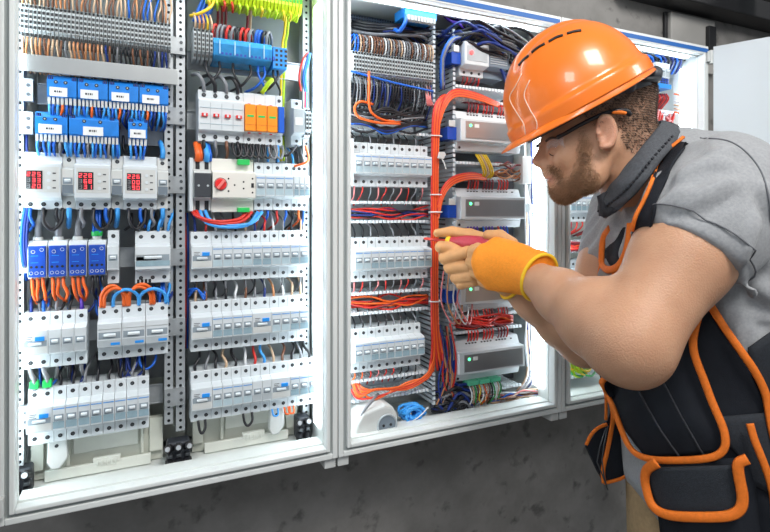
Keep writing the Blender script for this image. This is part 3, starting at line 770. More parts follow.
# --- changeover row
z1r = 1.50
t = thing('end_bracket', 'slim white end bracket at the left of the changeover switch', 'bracket', (X(189,1.0), 1.0, z1r)); L = tuple(t.location)
MB().use(WHITE).box(X(189,1.0), X(192.5,1.0), .990, 1.04, z1r-.047, z1r+.047).build('body', parent=t, org=L, bevel=.001)
xq = X(193,1.0); wq = X(211,1.0)-xq
t = thing('two_pole_switch', 'white switch with a black middle, left of the changeover switch', 'switch', (xq, 1.0, z1r)); L = tuple(t.location)
MB().use(OFFW).prism([(y+1.0,z+z1r) for y, z in prof(.012,.046,.026)], xq, xq+wq-.0006).build('body', parent=t, org=L, bevel=.0005)
MB().use(CHAR).box(xq+.001, xq+wq-.002, .980, .99, z1r-.022, z1r+.020).build('black_panel', parent=t, org=L, bevel=.001)
for i in (0,1):
    cx = xq+(i+.5)*wq/2
    MB().use(DARK).box(cx-.0035, cx+.0035, .9995, 1.002, z1r+.028, z1r+.0455).build('upper_slot', parent=t, org=L)
    MB().use(DARK).box(cx-.0035, cx+.0035, .9995, 1.002, z1r-.0455, z1r-.028).build('lower_slot', parent=t, org=L)
    MB().use(LGREY).cyl((cx,.9803,z1r-.002),(0,-1,0),.002,.0008,8).build('dot', parent=t, org=L)
    wire([(cx,1.0,z1r+.043),(cx,.994,z1r+.056),(cx-.002,1.01,z1r+.075)], ('orange','lblue')[i], .0052, ('orange','light blue')[i]+' thick wire above the black fronted switch', None, 20, n=8)
    wire([(cx+.006,1.0,z1r+.043),(cx+.006,.996,z1r+.056),(cx+.004,1.01,z1r+.075)], ('orange','blue')[i], .0032, ('orange','blue')[i]+' thinner wire above the black fronted switch', None, 10)
xq = X(211,1.0); wq = X(253.5,1.0)-xq
t = thing('changeover_switch', 'large cream changeover switch with a round red knob and green plugs', 'changeover switch', (xq, 1.0, z1r)); L = tuple(t.location)
MB().use(mat('warm_white_plastic', (.72,.71,.66), .4)).prism([(y+1.0,z+z1r) for y, z in prof(.022,.0485,.026)], xq+.0004, xq+wq-.0004).build('body', parent=t, org=L, bevel=.0008)
kx, kz = xq+wq*.18, z1r+.001
MB().use(REDP).cyl((kx,.978,kz),(0,-1,0),.0105,.005,24,.009).build('red_knob', parent=t, org=L, bevel=.0006)
u = Vector((math.cos(.9),0,math.sin(.9))); n_ = Vector((-u.z,0,u.x))
kk = [Vector((kx,.972,kz))+u*a+n_*b for a, b in ((-.0095,-.0022),(.0095,-.0022),(.0095,.0022),(-.0095,.0022))]
MB().use(mat('light_red', (.85,.22,.2), .35)).add([*kk, *[k+Vector((0,-.003,0)) for k in kk]], [(0,1,2,3),(7,6,5,4),(0,4,5,1),(1,5,6,2),(2,6,7,3),(3,7,4,0)]).build('knob_grip', parent=t, org=L)
MB().use(DARK).loop([(kx+.0112*math.cos(g/12*math.pi),.9775,kz+.0112*math.sin(g/12*math.pi)) for g in range(24)], .0004, 4).build('knob_scale', parent=t, org=L)
for fx, fz in ((.50,.0),(.71,.006),(.71,-.006),(.36,.011),(.36,-.011),(.92,.012),(.92,-.013)): MB().use(DARK).cyl((xq+wq*fx,.9783,z1r+fz),(0,-1,0),.0017,.0007,8).build('indicator', parent=t, org=L)
MB().use(DARK).box(xq+wq*.89, xq+wq*.95, .9772, .979, z1r-.004, z1r+.004).build('socket', parent=t, org=L)
MB().use(GREENP).box(xq+wq*.60, xq+wq*.88, .988, 1.004, z1r+.038, z1r+.0475).build('green_plug', parent=t, org=L, bevel=.0006)
MB().use(GREENP).box(xq+wq*.60, xq+wq*.88, .988, 1.004, z1r-.0485, z1r-.040).build('green_plug', parent=t, org=L, bevel=.0006)
xs, xe = row(X(254,1.0), z1r, 'mmmm', 'right of the changeover switch')
xs2, xe = row(xe+.0004, z1r, 'nnn', 'at the right end of the changeover switch row')
drop(xs+xs2, z1r, 0, ['orange','blue','red','blue','black'], 'below the breakers right of the changeover switch', r=.0024, ferr=['red','blue',None,'red'])
drop(xs+xs2, z1r, 1, ['grey','lblue','black'], 'above the breakers right of the changeover switch', r=.002, skip=.3)
for c, dz, a, b in (('red',0,196,252),('lblue',-.006,200,258),('red',.004,192,248),('lblue',-.003,205,262)):
    wire([(X(a,1.0),1.0,z1r-.046),(X(a+5,1.0),.99,z1r-.060+dz),(X(a+22,1.0),.985,z1r-.069+dz),(X(b-12,1.0),.988,z1r-.066+dz),(X(b,1.0),1.0,z1r-.048)], c, .0032, cname(c)+' thick wire sweeping below the changeover switch', cname(c)+' wires sweeping below the changeover switch', 18, n=8)
# --- three breaker rows
fer = ['white','grey','red','blue','purple','orange','white']
cols = ['tan','brown','grey','black','white','brown','grey','dblue','copper','white','tan']
xs, _ = row(x2, 1.372, 'rmmmmbbmmbb', 'in the first full row under the changeover switch')
drop(xs, 1.372, 1, ['dblue','red','white','grey','black','tan'], 'above the first full breaker row of the right column', ferr=fer, r=.0022)
drop(xs, 1.372, 0, ['black','grey'], 'below the first full breaker row of the right column', r=.0018, skip=.3)
xs, _ = row(x2, 1.248, 'rbbbbrmmbb', 'in the second full row under the changeover switch')
drop(xs, 1.248, 1, cols, 'above the second full breaker row of the right column', ferr=fer, r=.0024)
for k in range(3): wire([(X(190,1.0),1.02,1.30+k*.006),(X(197,1.0),1.0,1.315),(X(204,1.0),1.0,1.296+k*.004),(X(207,1.0),1.03,1.32)], 'blue', .0022, 'blue wire curled at the left end of the second full breaker row', 'blue wires curled at the left end of the second full breaker row', 8)
xs, _ = row(x2, 1.124, 'rmmmmwwrbbb'[:10]+'b', 'in the right column, lowest row')
drop(xs, 1.124, 1, ['black','grey','black','tan','black','white','red','lblue','tan','brown'], 'above the lowest breaker row of the right column', r=.0026, spread=.010, ferr=['black','white','red'])
for px, w_ in ((198,.012),(243,.016)):
    xx = X(px,1.0); wire([(xx,1.0,1.081),(xx+.002,.995,1.066),(xx+w_*.5,.992,1.060),(xx+w_,.995,1.068),(xx+w_,1.0,1.081)], 'black', .0024, 'black wire loop hanging below the lowest breaker row of the right column', 'black loops hanging below the lowest right breaker row', 14)
for px, c in ((272,'lblue'),(284,'orange'),(288,'orange')):
    xx = X(px,1.0); wire([(xx,1.0,1.081),(xx+.002,.995,1.070),(xx+.01,.995,1.070),(xx+.011,1.0,1.081)], c, .0018, cname(c)+' wire loop under the lowest breaker row of the right column', 'coloured loops under the lowest right breaker row', 8)
for c, q in (('red',0),('maroon',1),('blue',2)):
    wire([(X(187,1.0)+q*.002,1.05,1.45),(X(187,1.0)+q*.002,1.035,1.40),(X(187,1.0)+q*.002,1.035,1.30),(X(187,1.0)+q*.002,1.05,1.20)], c, .0024, cname(c)+' wire running down beside the middle uprights', 'wires running down beside the middle uprights', 15)
# --- bottom of the left cabinet: moulded back panels, clamps
def panel(x0, x1, z0, z1, D, lbl):
    t = thing('moulded_panel', lbl, 'panel', ((x0+x1)/2, D+.01, z0)); L = tuple(t.location)
    MB().use(CREAM).box(x0, x1, D, D+.004, z0, z1).build('sheet', parent=t, org=L)
    m = MB().use(mat('cream_light', (.72,.74,.68), .5, noise=.1, nscale=20))
    a, b = x0+(x1-x0)*.30, x0+(x1-x0)*.80
    m.box(a, b, D-.004, D, z0+.034, z1).build('raised_panel', parent=t, org=L, bevel=.001)
    m = MB().use(CREAM)
    for q0, q1 in ((a-.010, a-.004), (b+.004, b+.009), (x0, x0+.018), (x1-.022, x1)):
        MB().use(CREAM).box(q0, q1, D-.009, D, z0+.018, z1).build('rib', parent=t, org=L, bevel=.001)
    m = MB().use(mat('cream_light', (.72,.74,.68), .5))
    m.box(x0+.02, x1-.02, D-.016, D-.010, z0, z0+.018); c = (a+b)/2
    m.box(c-.02, c+.022, D-.018, D-.010, z0+.016, z0+.026)
    for k in range(5): m.box(c-.014+k*.007, c-.0115+k*.007, D-.0195, D-.017, z0+.012, z0+.022)
    m.build('latch_strip', parent=t, org=L, bevel=.001)
panel(X(30,1.035), X(163,1.035), Z0+.012, 1.083, 1.050, 'cream moulded panel at the bottom of the left column of the left cabinet')
panel(X(193,1.035), X(298,1.035), Z0+.012, 1.083, 1.050, 'cream moulded panel at the bottom of the right column of the left cabinet')
def bracket(px, py, lbl, s=1.0):
    x, z = X(px,1.02), Z(px,py,1.02)
    pr = [(-.012,.028),(.014,.030),(.016,-.010),(.004,-.026),(-.008,-.026),(-.014,-.014)]
    t = thing('plastic_bracket', lbl, 'bracket', (x, 1.03, z)); L = tuple(t.location)
    MB().use(OFFW).extrude([(x+a*s,z+b*s) for a, b in pr], 1.015, 1.03).build('body', parent=t, org=L, bevel=.002)
    MB().use(DARK).cyl((x,1.015,z+.012),(0,-1,0),.003,.0006,10).build('screw', parent=t, org=L)
plate(XA+.030, X(186,1.07), 1.092, 1.02, 1.14, BACKL, 'back_sheet', 'pale sheet behind the bottom of the left device column'); plate(X(188,1.07), XB-.010, 1.092, 1.02, 1.125, BACKL, 'back_sheet', 'pale sheet behind the bottom of the right device column')
bracket(57, 452, 'rounded white plastic bracket at the bottom left of the left cabinet'); bracket(276, 420, 'rounded white plastic bracket at the bottom right of the left cabinet')
def clamp(px, py, lbl, n=3):
    x, z = X(px,1.03), Z(px,py,1.03)
    K_ = 1.45
    t = thing('cable_clamp', lbl, 'clamp', (x, 1.03, z)); L = tuple(t.location)
    MB().use(CHAR).box(x-.013*n/2, x+.013*n/2, 1.012, 1.04, z-.022, z+.022).build('body', parent=t, org=L, bevel=.004)
    for i in range(n):
        for k in (-1, 1):
            q = x+(i-(n-1)/2)*.0145
            MB().use(DARK).cyl((q,1.014,z+k*.012),(-.3+.2*i,-1,.35*k),.0078,.016,14,.0062).build('clamp_sleeve', parent=t, org=L, smooth=False, bevel=.0008)
            MB().use(STEEL).cyl((q-.004+.003*i,.9985,z+k*.017),(-.3+.2*i,-1,.35*k),.0042,.003,12).build('clamp_screw', parent=t, org=L)
        MB().use(SCREW).box(x+(i-(n-1)/2)*.0145-.004, x+(i-(n-1)/2)*.0145+.004, 1.004, 1.014, z-.003, z+.003).build('clamp_jaw', parent=t, org=L, bevel=.001)
clamp(24, 478, 'black cable clamp with steel screws at the bottom left corner of the left cabinet', 2)
clamp(178, 450, 'black cable clamp with steel screws under the middle uprights of the left cabinet', 3)
clamp(301, 425, 'black cable clamp with steel screws at the bottom right corner of the left cabinet', 2)
# ================= MIDDLE CABINET
m1 = X(351.5, 1.0); m1e = X(429, 1.0)
TIP = mat('duct_finger_plastic', (.74,.80,.84), .4)
def hduct(x0, x1, z0, z1, lbl, D0=1.008, D1=1.085, walls=(0,1)):
    t = thing('wiring_duct', lbl, 'wiring duct', ((x0+x1)/2, D1, z0)); L = tuple(t.location)
    MB().use(DUCT).box(x0, x1, D1-.002, D1, z0, z1).build('base', parent=t, org=L)
    for k in walls:
        z = (z0, z1-.0022)[k]
        m = MB().use(TIP).box(x0, x1, D1-.014, D1-.002, z, z+.0022)
        n = int((x1-x0)/.0085); p = (x1-x0)/n
        for i in range(n): m.box(x0+i*p, x0+i*p+p*.62, D0, D1-.014, z, z+.0022); m.box(x0+i*p-.0004, x0+i*p+p*.70, D0-.001, D0+.004, z-.0018, z+.004)
        m.build('finger_wall', parent=t, org=L)
    return t
def vduct(x0, x1, z0, z1, lbl, D0=1.004, D1=1.085):
    t = thing('wiring_duct', lbl, 'wiring duct', ((x0+x1)/2, D1, z0)); L = tuple(t.location)
    MB().use(mat('duct_base', (.10,.11,.12), .5)).box(x0, x1, D1-.002, D1, z0, z1).build('base', parent=t, org=L)
    for k in (0,1):
        x = (x0, x1-.0022)[k]
        m = MB().use(DUCT).box(x, x+.0022, D1-.014, D1-.002, z0, z1)
        n = int((z1-z0)/.0105); p = (z1-z0)/n
        for i in range(n): m.box(x, x+.0022, D0, D1-.014, z0+i*p, z0+i*p+p*.62); m.box(x-.0018, x+.0045, D0-.002, D0+.003, z0+i*p-.0004, z0+i*p+p*.62)
        m.build('finger_wall', parent=t, org=L)
    return t
def zz(py, px=390, D=1.0): return Z(px, py, D)
xl2 = XB+.030
vduct(X(434,1.0), X(455,1.0), 1.035, 1.86, 'tall slotted wiring duct down the middle of the middle cabinet, filled with red cable')
DU = [(1.618, 1.677,'right above the uppermost breaker row of the middle cabinet'), (1.431, 1.473,'between the uppermost and second breaker rows of the middle cabinet'), (1.243, 1.286,'between the second and third breaker rows of the middle cabinet'), (1.066, 1.108,'under the lowest breaker row of the middle cabinet')]
for z0, z1, lb in DU:
    hduct(xl2, X(432,1.0)-.002, z0, z1, 'slotted wiring duct '+lb, walls=(0,) if z1 > 1.67 else (0,1))
# terminal row
zt2 = zz(69)
n = 30; x = m1-.001; w = (m1e+.004-x)/n
for i in range(n):
    place('term', P_term, (x+i*w, .995, zt2), 'grey terminal block in the terminal row of the middle cabinet', 'grey terminal blocks in the middle cabinet')
    xx = x+(i+.5)*w
    c = random.choice(['grey','brown','white','grey','tan']) if i > 1 else 'blue'
    wire([(xx,.99,zt2+.024),(xx,.984,zt2+.036),(xx+.001,.99,zt2+.055),(xx+.003,1.01,zt2+.062),(xx+.005,1.05,zt2+.050)], c, .0018, cname(c)+' wire arching above the terminal row of the middle cabinet', cname(c)+' wires above the terminal row of the middle cabinet', 5, 'yellow')
    c = random.choice(['black','black','grey','dblue'])
    wire([(xx,.994,zt2-.026),(xx+.001,.99,zt2-.045),(xx+random.uniform(-.003,.004),.996,zt2-.07),(xx+random.uniform(-.004,.005),1.02,zt2-.10)], c, .0018, cname(c)+' wire hanging below the terminal row of the middle cabinet', cname(c)+' wires below the terminal row of the middle cabinet', 4)
rail(xl2, X(431,1.045), zt2, 'steel device rail behind the terminals of the middle cabinet')
wire([(xl2-.002,.990,zz(77)),(X(352,1.0),.988,zz(78)),(X(390,1.0),.986,zz(84)),(X(431,1.0),.99,zz(88))], 'blue', .0022, 'long blue wire running along the lower edge of the terminal row of the middle cabinet', None, 18)
for k, px in enumerate((366,354)):
    pts = [(X(366,1.0),.985,zz(76)),(X(365.5,1.0),.982,zz(90)),(X(366,1.0),.984,zz(108)),(X(370,1.0),.985,zz(117)),(X(384,1.0),.99,zz(122)),(X(405,1.0),1.0,zz(120))] if k == 0 else \
          [(X(371,1.0),.99,zz(107)),(X(358,1.0),.985,zz(106)),(X(352,1.0),.985,zz(112)),(X(356,1.0),.985,zz(121)),(X(375,1.0),.985,zz(125)),(X(398,1.0),.99,zz(124))]
    wire(pts, 'orange', .0026, 'orange red wire '+('dropping from' if k == 0 else 'coiled below')+' the terminal row of the middle cabinet', None, 22, n=7)
for i in range(14):
    z = zz(random.uniform(108,128)); dz = random.uniform(-.012,.012)
    wire([(xl2,1.02,z),(X(365,1.0),.998,z-.008+dz),(X(385,1.0),.994,z-.012-dz),(X(410,1.0),.998,z-.004+dz),(X(432,1.0),1.02,z+.006)], random.choice(['black','black','dblue','blue','grey']), .0026, 'dark wire lying across the open duct below the terminals of the middle cabinet', 'dark wires in the duct below the terminals', 6)
for i in range(5):
    wire([(X(426+i,1.0),1.0,zz(82)),(X(424+i,1.0),.99,zz(94)),(X(426+i*1.5,1.0),.994,zz(103))], 'pink', .0018, 'pinkish wire at the right end of the terminals of the middle cabinet', 'pinkish wires at the right end of the terminals', 3)
# three breaker rows
ROWS = [(zz(165.5),'mmmmmmmmmm','in the middle cabinet, uppermost row'), (zz(258.5),'mmbbbbbbbb','in the middle cabinet, second row'), (zz(347),'mmbbbbbbb','in the middle cabinet, third row')]
for k, (z, s, wh) in enumerate(ROWS):
    rail(xl2, X(431,1.045), z, 'steel device rail carrying the breakers '+wh)
    xs, xe = row(m1, z, s, wh)
    if k == 0:
        t = MB().use(WHITE).box(xl2, m1-.0006, .984, 1.04, z-.0445, z+.049); tag(t.build('end_bracket', org=(xl2,1.04,z), bevel=.001), 'tall white end bracket left of the uppermost breaker row in the middle cabinet', 'bracket')
    cl = ['pink','red','grey'] if k < 2 else ['orange','orange','red','pink','red','red','black','black','black']
    drop(xs, z, 0, cl, 'below the breakers '+wh, r=.0018, h=.030, back=.03)
    drop(xs, z, 1, ['black','black','grey'], 'above the breakers '+wh, r=.0018, h=.028, back=.03)
# cables in the ducts
def hbundle(py, px0, px1, cols, n, lbl, amp=.008, r=.002, D=1.0, prio=6, ymid=1.02):
    for i in range(n):
        z = Z((px0+px1)/2, py, D)+random.uniform(-amp, amp)*1.2
        a, b = X(px0, D), X(px1, D)
        q = [a+(b-a)*t for t in (0,.25,.5,.75,1)]
        c = random.choice(cols)
        wire([(q[0],ymid+.02,z+random.uniform(-amp,amp)),(q[1],ymid+random.uniform(-.008,.008),z+random.uniform(-amp,amp)),(q[2],ymid-.006+random.uniform(-.008,.008),z+random.uniform(-amp,amp)),(q[3],ymid+random.uniform(-.008,.008),z+random.uniform(-amp,amp)),(q[4],ymid-.008,z+random.uniform(-amp,amp))],
             c, r, cname(c)+' wire '+lbl, cname(c)+' wires '+lbl, prio)
hbundle(213, 352, 431, ['red','black','dblue','orange','red','black'], 14, 'lying in the duct between the uppermost and second breaker rows')
hbundle(303, 352, 431, ['red','maroon','black','orange','red'], 14, 'lying in the duct between the second and third breaker rows')
for i in range(8):
    z = zz(388)
    j = random.uniform(-.013,.013); wire([(X(353+i,1.0),1.01,z+.010+j),(X(357+i,1.0),.998,z-.010+i*.0025),(X(375,1.0),.994,z-.008+j+i*.001),(X(405,1.0),.994,z-.002-j*.5+i*.001),(X(424,1.0),.99,z+.010+i*.0015),(X(432,1.0),.995,z+.026+i*.003)], 'orange' if i % 3 else 'red', .0021, 'orange red cable sweeping along the duct under the lowest breaker row', 'orange red cables under the lowest breaker row of the middle cabinet', 16, n=7)
# vertical red cable bundle
for i in range(6):
    dx = (i-2.5)*.0034
    xc = X(433.5,.99)+.001
    wire([(xc+.05+dx,1.0,zz(96,450)),(xc+.028+dx,.99,zz(98,445)),(xc+.006+dx,.985,zz(112,436)),(xc+dx*.8,.985,zz(150,434)),(xc+dx*.8,.987,zz(230,434)),(xc+dx*.8,.987,zz(310,434)),(xc+.006+dx*1.2,.99,zz(345,436)),(xc+.02+dx*3,1.0,zz(370,440))],
         'orange' if i % 2 else 'red', .0030, 'orange red cable in the tall bundle running down the middle of the middle cabinet', 'orange red cables in the tall vertical bundle', 30, n=7, sub=6)
for i in range(6):
    dz = i*.004
    wire([(X(436,.985)+.004,.985,zz(205+i*3,438)),(X(442,.985),.98,zz(188,442)-dz),(X(452,.985),.98,zz(178,452)-dz*.7),(X(470,.985),.985,zz(174,470)-dz*.6),(X(490,.985),1.0,zz(176,490)-dz*.4)], 'orange' if i % 2 else 'red', .0028, 'orange red cable curving right between the first and second silver modules', 'orange red cables curving right between the silver modules', 25, n=7, sub=6)
    wire([(X(437,.985)+.004,.985,zz(118+i*2,438)),(X(444,.985),.98,zz(100,444)-dz),(X(455,.985),.98,zz(92,455)-dz*.7),(X(478,.985),.985,zz(96,478)-dz*.6),(X(503,.985),1.0,zz(104,503)-dz*.4)], 'orange' if i % 2 else 'red', .0026, 'orange red cable curving right below the topmost module of the middle cabinet', 'orange red cables curving right below the topmost module', 25, n=7, sub=6)
# cable ties and tag
for k, (px, py) in enumerate(((434,137),(435,195),(434,212),(434,300))):
    xc = X(px,.987)+.004
    tag(MB().use(PAPER).loop([(xc+.015*math.cos(g/10*math.pi),.988+.010*math.sin(g/10*math.pi),zz(py,px)) for g in range(20)], .0014, 6).build('cable_tie', org=(xc,.988,zz(py,px)), smooth=True), 'white cable tie around the tall red bundle, %s of four' % ('highest','second highest','third highest','lowest')[k], 'cable tie')
xt, ztg = X(441,.975), zz(157,441)
t = thing('tie_mount', 'small white tie mount hanging on the tall red cable bundle', 'tie mount', (xt,.975,ztg)); L = tuple(t.location)
MB().use(OFFW).extrude([(xt-.009,ztg-.006),(xt+.004,ztg-.008),(xt+.010,ztg+.002),(xt+.006,ztg+.008),(xt-.006,ztg+.007)], .970, .976).build('body', parent=t, org=L, bevel=.001)
MB().use(OFFW).tube([(xt,.973,ztg-.006),(xt+.006,.972,ztg-.016),(xt+.012,.974,ztg-.028)], .0015, 6).build('tail', parent=t, org=L)
# top blue connector strip
xs0, xs1 = X(405,.98), X(437,.98); zt3 = zz(16,420,.98)
t = thing('neutral_bar', 'bright blue connector strip with pale contacts at the top of the middle cabinet', 'connector strip', ((xs0+xs1)/2,1.0,zt3)); L = tuple(t.location)
MB().use(BRB).box(xs0, xs1, .98, 1.03, zt3-.004, zt3+.016).build('body', parent=t, org=L, bevel=.001)
for i in range(9): MB().use(OFFW).box(xs0+.003+i*.0075, xs0+.0085+i*.0075, .972, .985, zt3-.014, zt3-.004).build('contact', parent=t, org=L)
wire([(xs0+.002,.985,zt3),(xs0-.002,.975,zt3-.02),(xs0-.010,.985,zt3-.036),(xs0-.014,1.0,zt3-.03)], 'blue', .0045, 'thick blue wire hanging from the blue connector strip', None, 20)
# ---- right half
for k in range(44):
    a = random.uniform(444,500); z = Z1-.030-random.uniform(0,.05); D = random.uniform(.965,1.02); b = a+random.uniform(30,60)
    wire([(X(a,D),D+.05,z-.02),(X(a+8,D),D,z),(X((a+b)/2,D),D-.004,z-.012+random.uniform(-.012,.012)),(X(min(b,534),D),D,z-.02+random.uniform(-.03,.01)),(X(min(b+4,537),D),D+.05,z-.05)], random.choice(['black','black','dblue','grey','black','black','black','dblue']), random.uniform(.0028,.0045), 'dark cable crowding the top right of the middle cabinet', 'dark cables crowding the top right of the middle cabinet', 30)
for k in range(4):
    xx = X(507+k*6, 1.0); place('term', P_term, (xx, .99, zz(58,515)), 'grey terminal block right of the ribbed blue-grey module', 'grey terminals right of the ribbed module')
xk = X(463, .985)
hcols = [(zz(102,480),'below the topmost module'), (zz(163,480),'above the curved red cables'), (zz(178.5,480),'below the curved red cables'), (zz(314,480),'below the module hidden by the gloves'), (zz(330,480),'above the lowest silver module'), (zz(393,480),'below the lowest silver module')]
for z0, z1, lb in ((zz(101,480)-.002, zz(88,480),'between the topmost module and the first silver module'), (zz(179,480), zz(163,480),'between the first and second silver modules'), (zz(263,480), zz(250,480),'behind the gloves'), (zz(331,480), zz(315,480),'between the third and lowest silver modules'), (zz(406,480), zz(391,480),'below the lowest silver module')):
    hduct(X(455,1.0)+.002, X(522,1.0), min(z0,z1), max(z0,z1), 'slotted wiring duct '+lb, D0=1.0)
def P_knx():
    w = .176
    t = thing('control_module', 'k', 'control module')
    MB().use(WHITE).prism([(.044,-.044),(.0,-.044),(-.004,-.030),(-.004,-.026),(-.022,-.024),(-.022,.024),(-.004,.026),(-.002,.030),(.004,.044),(.044,.044)], 0, w).build('body', parent=t, bevel=.001)
    MB().use(mat('silver_face', (.42,.43,.44), .28, .7, noise=.12, nscale=12)).box(.012, w-.006, -.0235, -.021, -.0185, .0185).build('silver_face', parent=t)
    MB().use(LEDG).cyl((.024,-.0235,.009),(0,-1,0),.0032,.001,12).build('green_light', parent=t)
    MB().use(PAPER).box(.034, .046, -.0242, -.0235, .005, .013).build('label_sticker', parent=t)
    for z in (-.037, .037):
        m = MB().use(INK)
        for i in range(16):
            if i % 5 == 4: continue
            m.box(.03+i*.0082, .034+i*.0082, -.0016 if z < 0 else -.0009, .004, z-.0012, z+.0012)
        m.build('printed_numbers', parent=t)
    for z in (-.0375,): MB().use(DARK).cyl((.008,-.0025,z),(0,-1,0),.003,.001,10).build('screw', parent=t)
    c = MB().use(DEEPB).box(-.024, -.001, -.006, .03, -.022, .006).build('bus_connector', parent=t, bevel=.001)
    MB().use(OFFW).box(-.022, -.006, -.009, -.005, .006, .020).build('connector_cap', parent=c, bevel=.001)
    return t
KN = [(zz(133,490),'silver faced control module with a green light, first one below the topmost device'), (zz(208,490),'silver faced control module with a green light, right above the gloves'),
      (zz(290,490),'silver faced control module mostly hidden behind the gloves'), (zz(357,490),'silver faced control module with green plugs below, lowest in the middle cabinet')]
for i, (z, lb) in enumerate(KN):
    place('knx', P_knx, (X(460.5,.98) if i < 3 else X(459,.98), 1.0, z), lb, 'silver faced control modules in the middle cabinet')
    rail(X(457,1.045), XC-.06, z, 'steel device rail carrying the '+lb.split(', ')[-1].replace('lowest in the middle cabinet','lowest silver control module').replace('silver faced control module mostly hidden behind the gloves','silver control module behind the gloves'))
    for s in (1, -1):
        if i == 3 and s == -1: continue
        if i == 0 and s == -1: continue
        m = 15
        for k in range(m):
            if k % 5 == 4: continue
            xx = X(463,.98)+.028+k*.0082 if False else X(460.5,.98)+.032+k*.0082
            c = random.choice(['red','red','red','maroon']) if not (s == -1 and i == 1) else random.choice(['purple','blue','purple','red'])
            wire([(xx,1.0,z+s*.042),(xx,.996,z+s*.052),(xx+.001,1.0,z+s*.064),(xx+.002,1.03,z+s*.070)], c, .0021, cname(c)+' wire '+('above' if s > 0 else 'below')+' the '+('first','second','third','fourth')[i]+' silver control module', cname(c)+' wires '+('above' if s > 0 else 'below')+' the '+('first','second','third','fourth')[i]+' silver control module', 5)
hbundle(321, 458, 510, ['red','red','orange','maroon','red'], 12, 'lying in the duct between the third and lowest silver modules', ymid=.998, r=.0026, prio=10)
hbundle(171, 495, 520, ['tan','copper','brown','maroon'], 9, 'coiled at the right between the first and second silver modules', ymid=1.0, amp=.012)
for k, c in enumerate(('yellow','yellow','tan','yellow','yellow')):
    xx = X(481+k*2.4,.98); wire([(xx,1.0,zz(155,485)),(xx+.001,.99,zz(160,485)),(xx+.006,.985,zz(167,485)),(xx+.014,.99,zz(174,485)),(xx+.012,1.0,zz(178,485))], c, .0024, cname(c)+' wire twisting down below the first silver module', cname(c)+' wires below the first silver module', 15)
# topmost white device
xw, zw = X(463,.985), zz(58,480)
t = thing('power_supply', 'white power supply with a red button, topmost above the silver modules', 'power supply', (xw,1.0,zw)); L = tuple(t.location)
ww = X(487,.985)-xw
MB().use(WHITE).prism([(y+1.0,z+zw) for y, z in prof(.022,.045,.028)], xw, xw+ww).build('body', parent=t, org=L, bevel=.001)
MB().use(LGREY).box(xw+.006, xw+ww-.004, .977, .979, zw-.016, zw+.016).build('face_plate', parent=t, org=L)
MB().use(LEDRP).cyl((xw+.016,.977,zw+.001),(0,-1,0),.0045,.003,12).build('red_button', parent=t, org=L)
for i in range(3):
    for z in (zw-.037, zw+.037): MB().use(DARK).cyl((xw+.012+i*.020,1.0,z),(0,-1,0),.0032,.001,10).build('terminal_screw', parent=t, org=L)
xv = xw+ww+.001
t = thing('grey_module', 'dark blue grey ribbed module right of the white power supply', 'module', (xv,1.0,zw)); L = tuple(t.location)
GM = mat('blue_grey_plastic', (.14,.18,.23), .4)
MB().use(GM).prism([(y+1.0,z+zw) for y, z in prof(.020,.044,.026)], xv, xv+.055).build('body', parent=t, org=L, bevel=.001)
for k in range(7): MB().use(LGREY).box(xv+.004, xv+.050, .9785, .981, zw-.016+k*.005, zw-.0145+k*.005).build('rib', parent=t, org=L)
MB().use(DEEPB).box(xw-.026, xw-.002, .99, 1.03, zw-.024, zw+.002).use(PAPER).box(xw-.022, xw-.008, .987, .995, zw+.002, zw+.016)
m = MB().use(DEEPB).box(xw-.026, xw-.002, .99, 1.03, zw-.024, zw+.002); m.use(PAPER).box(xw-.022, xw-.008, .987, .995, zw+.002, zw+.016)
tag(m.build('bus_connector', org=(xw-.014,1.03,zw), bevel=.001), 'blue connector with a white cap left of the topmost white power supply', 'connector')
for k in range(16):
    a = random.uniform(352,420); z = Z1-.035-random.uniform(0,.03)
    wire([(X(a,1.03),1.05,z),(X(a+20,1.03),1.02,z-.012),(X(a+45,1.03),1.02,z-.006),(X(a+70,1.03),1.05,z-.02)], random.choice(['black','black','dblue','grey']), .0042, 'black cable crossing the top of the middle cabinet', 'dark cables crossing the top of the middle cabinet', 9)
for k in range(20):
    a = random.uniform(448,505); z = Z1-.04-random.uniform(0,.06)
    wire([(X(a,1.0),1.03,z),(X(a+8,1.0),.99,z-.01),(X(a+20,1.0),.985,z-.03+random.uniform(-.02,.03)),(X(a+30,1.0),1.0,z-.06)], random.choice(['black','black','dblue','grey','black','purple','grey']), .0036, 'dark cable crowding the top right of the middle cabinet', 'dark cables crowding the top right of the middle cabinet', 9)
for k in range(8):
    xx = X(448+k*5,.99); wire([(xx,1.02,zz(14+k,470)),(xx+.01,1.0,zz(24+k,470)),(xx+.03,.99,zz(28+k*1.5,470)),(xx+.06,1.0,zz(36+k,480))], random.choice(['blue','black','dblue','grey','purple','black']), .003, 'dark cable tangled above the topmost white power supply', 'dark cables above the white power supply', 10)
for k in range(4):
    wire([(X(441+k,1.0),1.0,zz(90,445)),(X(439+k,1.0),.99,zz(60,445)),(X(446+k*1.3,1.0),.985,zz(42,445)),(X(455+k*2,1.0),.99,zz(37,450))], ['blue','grey','grey','dblue'][k], .0028, ['blue','grey','grey','dark blue'][k]+' cable rising beside the tall duct near the top of the middle cabinet', 'cables rising beside the tall duct', 16)
drop([X(q,.985) for q in (468,472,476,480,484)], zw, 0, ['maroon','red','maroon'], 'below the white power supply', r=.0022, h=.024)
